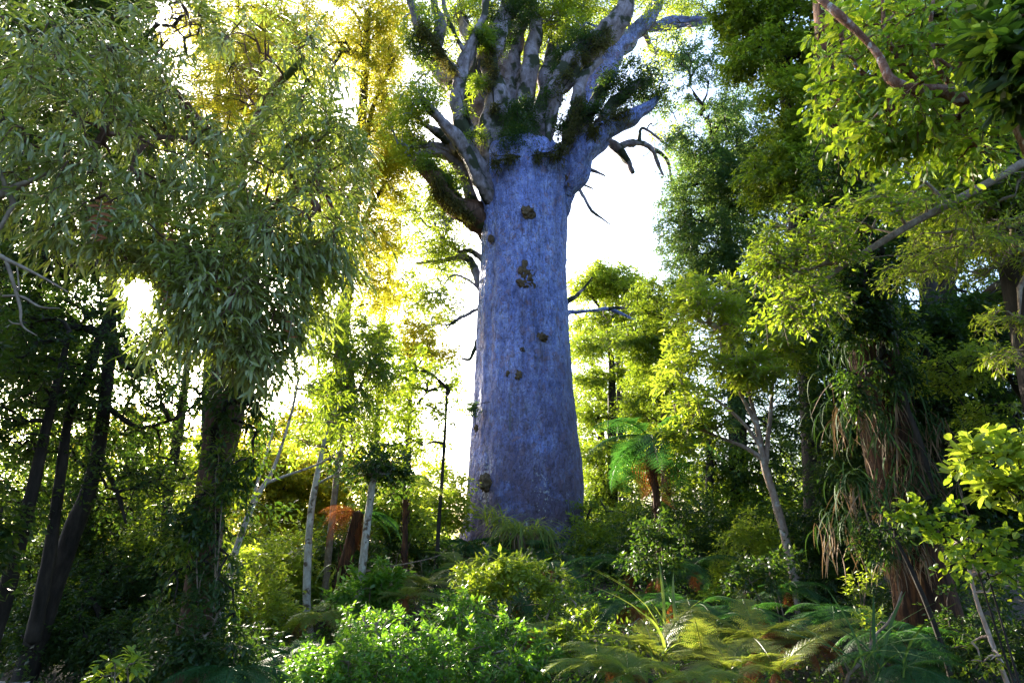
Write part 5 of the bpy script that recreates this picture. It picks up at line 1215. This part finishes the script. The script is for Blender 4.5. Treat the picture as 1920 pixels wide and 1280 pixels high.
shrub(240, 1275, 7, 'small plant with glossy white-glinting leaves at the bottom left', [(235, 1245, 7, 40, 14, .2, 7), (215, 1262, 7, 24, 14, .2, 4)], S(m=14, k=3, R=.12, ll=.12, asp=.42, kind='broad', droop=.1, ldroop=.1, nrand=.25), 'broad_leaf', 120)
shrub(1600, 1090, 12, 'yellow-green leafy sprig under the tan skirts', [(1610, 1083, 11.6, 34, 10, .3, 6), (1590, 1105, 11.6, 14, 8, .2, 2)], dict(sb, ll=.11, m=24), 'lime_leaf', 80)
shrub(1635, 1190, 9, 'small bright sprig in the dark beside the dim grass blades', [(1638, 1160, 9, 24, 14, .25, 6)], dict(sb, ll=.10, m=22), 'lime_leaf', 80)
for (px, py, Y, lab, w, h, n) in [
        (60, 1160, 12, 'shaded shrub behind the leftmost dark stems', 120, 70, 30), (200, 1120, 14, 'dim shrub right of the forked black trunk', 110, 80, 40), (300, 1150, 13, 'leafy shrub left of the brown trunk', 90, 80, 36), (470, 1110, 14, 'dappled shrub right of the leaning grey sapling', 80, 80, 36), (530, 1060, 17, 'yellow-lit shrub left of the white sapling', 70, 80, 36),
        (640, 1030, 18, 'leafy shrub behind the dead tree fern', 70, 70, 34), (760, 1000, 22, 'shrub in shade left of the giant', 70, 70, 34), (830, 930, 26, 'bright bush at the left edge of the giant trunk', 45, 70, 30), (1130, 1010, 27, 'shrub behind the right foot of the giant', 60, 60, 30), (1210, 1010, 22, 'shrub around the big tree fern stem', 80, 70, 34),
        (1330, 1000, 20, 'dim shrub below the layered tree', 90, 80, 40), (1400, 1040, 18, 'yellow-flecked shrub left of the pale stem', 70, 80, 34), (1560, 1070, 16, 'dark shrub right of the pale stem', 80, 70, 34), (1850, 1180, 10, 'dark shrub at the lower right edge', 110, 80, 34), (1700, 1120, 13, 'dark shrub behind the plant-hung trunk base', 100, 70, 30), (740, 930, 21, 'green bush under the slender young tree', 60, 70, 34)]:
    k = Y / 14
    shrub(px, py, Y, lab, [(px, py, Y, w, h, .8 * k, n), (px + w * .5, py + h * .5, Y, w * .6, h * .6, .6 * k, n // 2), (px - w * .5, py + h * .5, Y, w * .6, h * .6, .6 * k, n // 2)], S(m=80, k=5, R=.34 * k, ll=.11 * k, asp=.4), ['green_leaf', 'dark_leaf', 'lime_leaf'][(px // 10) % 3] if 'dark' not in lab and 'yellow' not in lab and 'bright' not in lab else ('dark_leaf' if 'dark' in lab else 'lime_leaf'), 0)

shrub(1235, 1040, 15.5, 'leafy shrub standing before the stem of the big tree fern', [(1225, 1000, 15.5, 46, 34, .5, 16), (1250, 1040, 15.5, 50, 34, .5, 16), (1200, 1050, 15.5, 40, 30, .5, 10)], S(m=60, k=5, R=.3, ll=.12, asp=.36, kind='lance'), 'dark_leaf')
shrub(1460, 1060, 13, 'small leafy shrub leaning left of the slender pale stem', [(1440, 1060, 13, 50, 36, .5, 16), (1410, 1090, 13, 40, 30, .4, 10)], S(m=50, k=5, R=.26, ll=.10, asp=.4, kind='lance'), 'dark_leaf')

shrub(390, 1230, 8.8, 'shaded shrub hiding the foot of the brown trunk', [(380, 1190, 8.8, 70, 50, .4, 26), (330, 1230, 8.6, 60, 40, .4, 20), (440, 1220, 8.8, 60, 40, .4, 20), (400, 1110, 9, 50, 50, .3, 14)], S(m=46, k=5, R=.22, ll=.09, asp=.36, kind='lance'), 'dark_leaf')
shrub(430, 930, 9.2, 'spray of leaves crossing the middle of the brown trunk', [(400, 930, 9.1, 60, 40, .3, 16), (450, 860, 9.1, 50, 40, .3, 12), (370, 1020, 9.1, 50, 40, .3, 12)], S(m=40, k=5, R=.24, ll=.09, asp=.34, kind='lance', droop=.3), 'green_leaf')

# low ground cover nobody could count
def ground_cover():
    mb = MB(); n = 2600
    Y = 7 + 34 * rng.random(n) ** 1.4
    X = (rng.random(n) * 2 - 1) * (Y * .82 + 1)
    Z = ground_z(X, Y)
    h = np.where(rng.random(n) < .75, rng.uniform(.1, .55, n), rng.uniform(.4, .9, n))
    C = np.stack([X, Y, Z + h], -1)
    st = S(m=40, k=5, R=.32, ll=.11, asp=.4, droop=.0)
    P, D, N, L, _ = sprays(C, np.tile([0, 0, 1.0], (n, 1)), st)
    L = L * np.clip(P[:, 1] / 14, .7, 2)
    P[:, 2] = np.maximum(P[:, 2], ground_z(P[:, 0], P[:, 1]) + .02)
    keep = np.hypot(P[:, 0] - .4, P[:, 1] - KY) > 2.4
    add_leaves(mb, P[keep], D[keep], N[keep], L[keep], .6, 'tri', rng.random(keep.sum()))
    obj('ground_cover', mb.mesh('ground_cover', False), M['dark_leaf'], None, 'stuff')
ground_cover()

def low_herbs():
    mb = MB(); n = 1500
    Y = rng.uniform(7.5, 19, n); X = rng.uniform(-.42, .36, n) * Y
    C = np.stack([X, Y, ground_z(X, Y) + rng.uniform(.1, .65, n)], -1)
    C = C[vnoise(np.stack([X * .9, Y * .9, X * 0], -1)) > -.35]
    st = S(m=26, k=5, R=.22, ll=.10, asp=.36, droop=-.1)
    P, D, N, L, _ = sprays(C, np.tile([0, 0, 1.0], (len(C), 1)), st)
    add_leaves(mb, P, D, N, L, .36, 'slim', rng.random(len(P)))
    obj('low_herbs', mb.mesh('low_herbs', False), M['bush_leaf'], None, 'stuff')
low_herbs()

# fallen sticks and old fronds on the floor
def fallen():
    for i, (px, py, Y, az, ln, lab) in enumerate([(1150, 1200, 10.5, .5, 1.8, 'pale fallen stick lying among the ferns right of the middle'), (560, 1240, 9.5, -.6, 1.6, 'grey fallen branch on the dark floor left of the bright shrub'), (1030, 1150, 13, 1.1, 1.6, 'dead upright twiggy branch among the central shrubs'), (740, 1060, 17, .2, 2.2, 'fallen pale branch behind the foreground shrub'), (1620, 1230, 8.5, -.9, 1.7, 'thin dead stick slanting through the right shadow')]):
        a = at(px, py, Y)
        r_ = thing('fallen_branch', lab, 'branch', tuple(a))
        up = 1.0 if 'upright' in lab or 'slanting' in lab else .18
        d = np.array([math.cos(az), math.sin(az) * .4, up]); d /= np.linalg.norm(d)
        t = np.linspace(-.5, .5, 10)[:, None]
        P = a + d * t * ln + .05 * vnoise(np.hstack([t * 6, t * 0 + i, t * 0]))[:, None] * np.array([0, 1, 1])
        mb = MB(); mb.tube(P, np.linspace(.028, .01, 10), 6, .2, i)
        for k in (3, 5, 7):
            e = P[k] + (d * .5 + rng.normal(size=3) * .5) * .35
            mb.tube(np.array([P[k], P[k] * .5 + e * .5 + np.array([0, 0, .04]), e]), np.array([.012, .009, .004]), 4)
        obj('stick', mb.mesh('stick', True, a), M['twig'], r_)
fallen()

# distant wood beyond the giant, low against the sky
def far_wood():
    mb = MB()
    C = []
    for i in range(140):
        y = rng.uniform(46, 95); x = rng.uniform(-1.0, 1.0) * y
        top = 5.5 + 2.5 * rng.random() + (5 * smooth01((abs(x) / y - .22) / .25)) - .03 * (y - 46)
        g = float(ground_z(x, y))
        m = 26
        d = norm(rng.normal(size=(m, 3)))
        C.append(np.array([x, y, (g + top) / 2]) + d * rng.random((m, 1)) ** .4 * np.array([2.6, 2.6, max((top - g) / 2, 1)]))
    C = np.vstack(C)
    st = S(m=30, k=6, R=1.1, ll=.42, asp=.5)
    P, D, N, L, _ = sprays(C, norm(rng.normal(size=C.shape)), st)
    add_leaves(mb, P, D, N, L, .75, 'tri', rng.random(len(P)))
    obj('far_wood', mb.mesh('far_wood', False), M['green_leaf'], None, 'stuff')
far_wood()

#@@SECTION details
def stump(px, py, Y, label, rad, h, lean):
    b = at(px, py, Y); b[2] = float(ground_z(b[0], b[1]))
    root = thing('tree_stump', label, 'stump', tuple(b))
    P = np.array([[0, 0, -.2], [lean * .3, 0, h * .3], [lean * .7, 0, h * .7], [lean, 0, h]]) + b
    mb = MB(); mb.tube(spline(P, 5), np.linspace(rad * 1.3, rad, 16), 16, .22, px, cap=False)
    # hollow inside
    Q = spline(P, 5)[::-1][:7]
    mb.tube(Q, np.full(len(Q), rad * .7), 16, .2, px)
    obj('shell', mb.mesh('shell', True, b), M['stump'], root)
    mb2 = MB(); m = 16; th = np.linspace(0, 2 * np.pi, m, endpoint=False)
    tp = P[-1]
    o_ = np.stack([tp[0] + rad * np.cos(th), tp[1] + rad * np.sin(th), np.full(m, tp[2]) + .05 * np.sin(th * 3)], -1)
    i_ = np.stack([tp[0] + rad * .7 * np.cos(th), tp[1] + rad * .7 * np.sin(th), np.full(m, tp[2]) + .03], -1)
    k = np.arange(m); k2 = (k + 1) % m
    mb2.add(np.vstack([o_, i_]), [np.stack([k, k2, k2 + m, k + m], -1)])
    obj('rim', mb2.mesh('rim', True, b), M['stump'], root)
stump(15, 1260, 6.5, 'pale weathered hollow stump in the bottom left corner', .16, 1.3, .02)
stump(1905, 1260, 7, 'grey broken stump at the bottom right edge', .12, 1.15, -.12)

tree('thin_reddish_stem', 'thin reddish stem slanting down at the lower right with sparse leaves', 'tree',
     [(1892, 1290, 7.5, 5), (1866, 1220, 7.5, 4), (1845, 1165, 7.5, 4), (1830, 1120, 7.5, 3.5), (1815, 1060, 7.5, 3), (1800, 1000, 7.5, 2)],
     [(1840, 1080, 7.5, 40, 40, .3, 6), (1850, 1230, 7.5, 30, 30, .3, 4), (1800, 1020, 7.5, 30, 30, .3, 4)],
     S(m=22, k=4, R=.18, ll=.07, asp=.5), 'green_leaf', 'pink_bark')
tree('dark_leaning_stem', 'thin dark stem leaning across the right shadow', 'tree',
     [(1770, 1220, 9, 5), (1740, 1140, 9, 4.5), (1710, 1070, 9, 4), (1680, 1010, 9, 3)],
     [(1670, 990, 9, 40, 30, .3, 5)], S(m=22, k=4, R=.2, ll=.08, asp=.4), 'dark_leaf', 'dark_bark')

# red dead leaf sprays caught in the overhanging tree
def red_spray(px, py, Y, label, n, ll):
    a = at(px, py, Y)
    r_ = thing('dead_leaf_spray', label, 'dead leaves', tuple(a))
    me = leaf_mesh('lance', .24, 'dead_fern')
    P = np.array([a + np.array([0, 0, .08]), a, a - np.array([0.02, 0, .14])])
    mb = MB(); mb.tube(P, np.array([.005, .004, .002]), 4); obj('twig', mb.mesh('twig', True, a), M['twig'], r_)
    for i in range(n):
        t = i / n; s_ = 1 if i % 2 else -1
        mt = Matrix.Translation(Vector((0, 0, .06 - .2 * t))) @ Matrix.Rotation(s_ * rng.uniform(.9, 1.7) + rng.uniform(-.3, .3), 4, 'Y') @ Matrix.Rotation(rng.uniform(1.2, 1.8), 4, 'X') @ Matrix.Rotation(rng.uniform(-.5, .5), 4, 'Y') @ Matrix.Scale(ll * rng.uniform(.7, 1.1), 4)
        place(me, 'leaf', M['dead_fern'], r_, mt)
red_spray(188, 390, 5.6, 'bright red-orange dead leaf spray at the left, the upper one', 9, .13)
red_spray(182, 432, 5.6, 'red-orange dead leaf cluster just under the larger spray at the left', 6, .11)
red_spray(314, 433, 5.8, 'small dull red leaf cluster right of the orange spray', 4, .09)
red_spray(312, 560, 6.0, 'tiny orange leaf cluster beside the sun', 5, .07)
red_spray(545, 615, 6.4, 'tiny red leaf cluster at the lower right of the hanging leaves', 4, .08)
red_spray(470, 238, 6.6, 'tiny red leaf cluster high among the grey-green leaves', 4, .08)
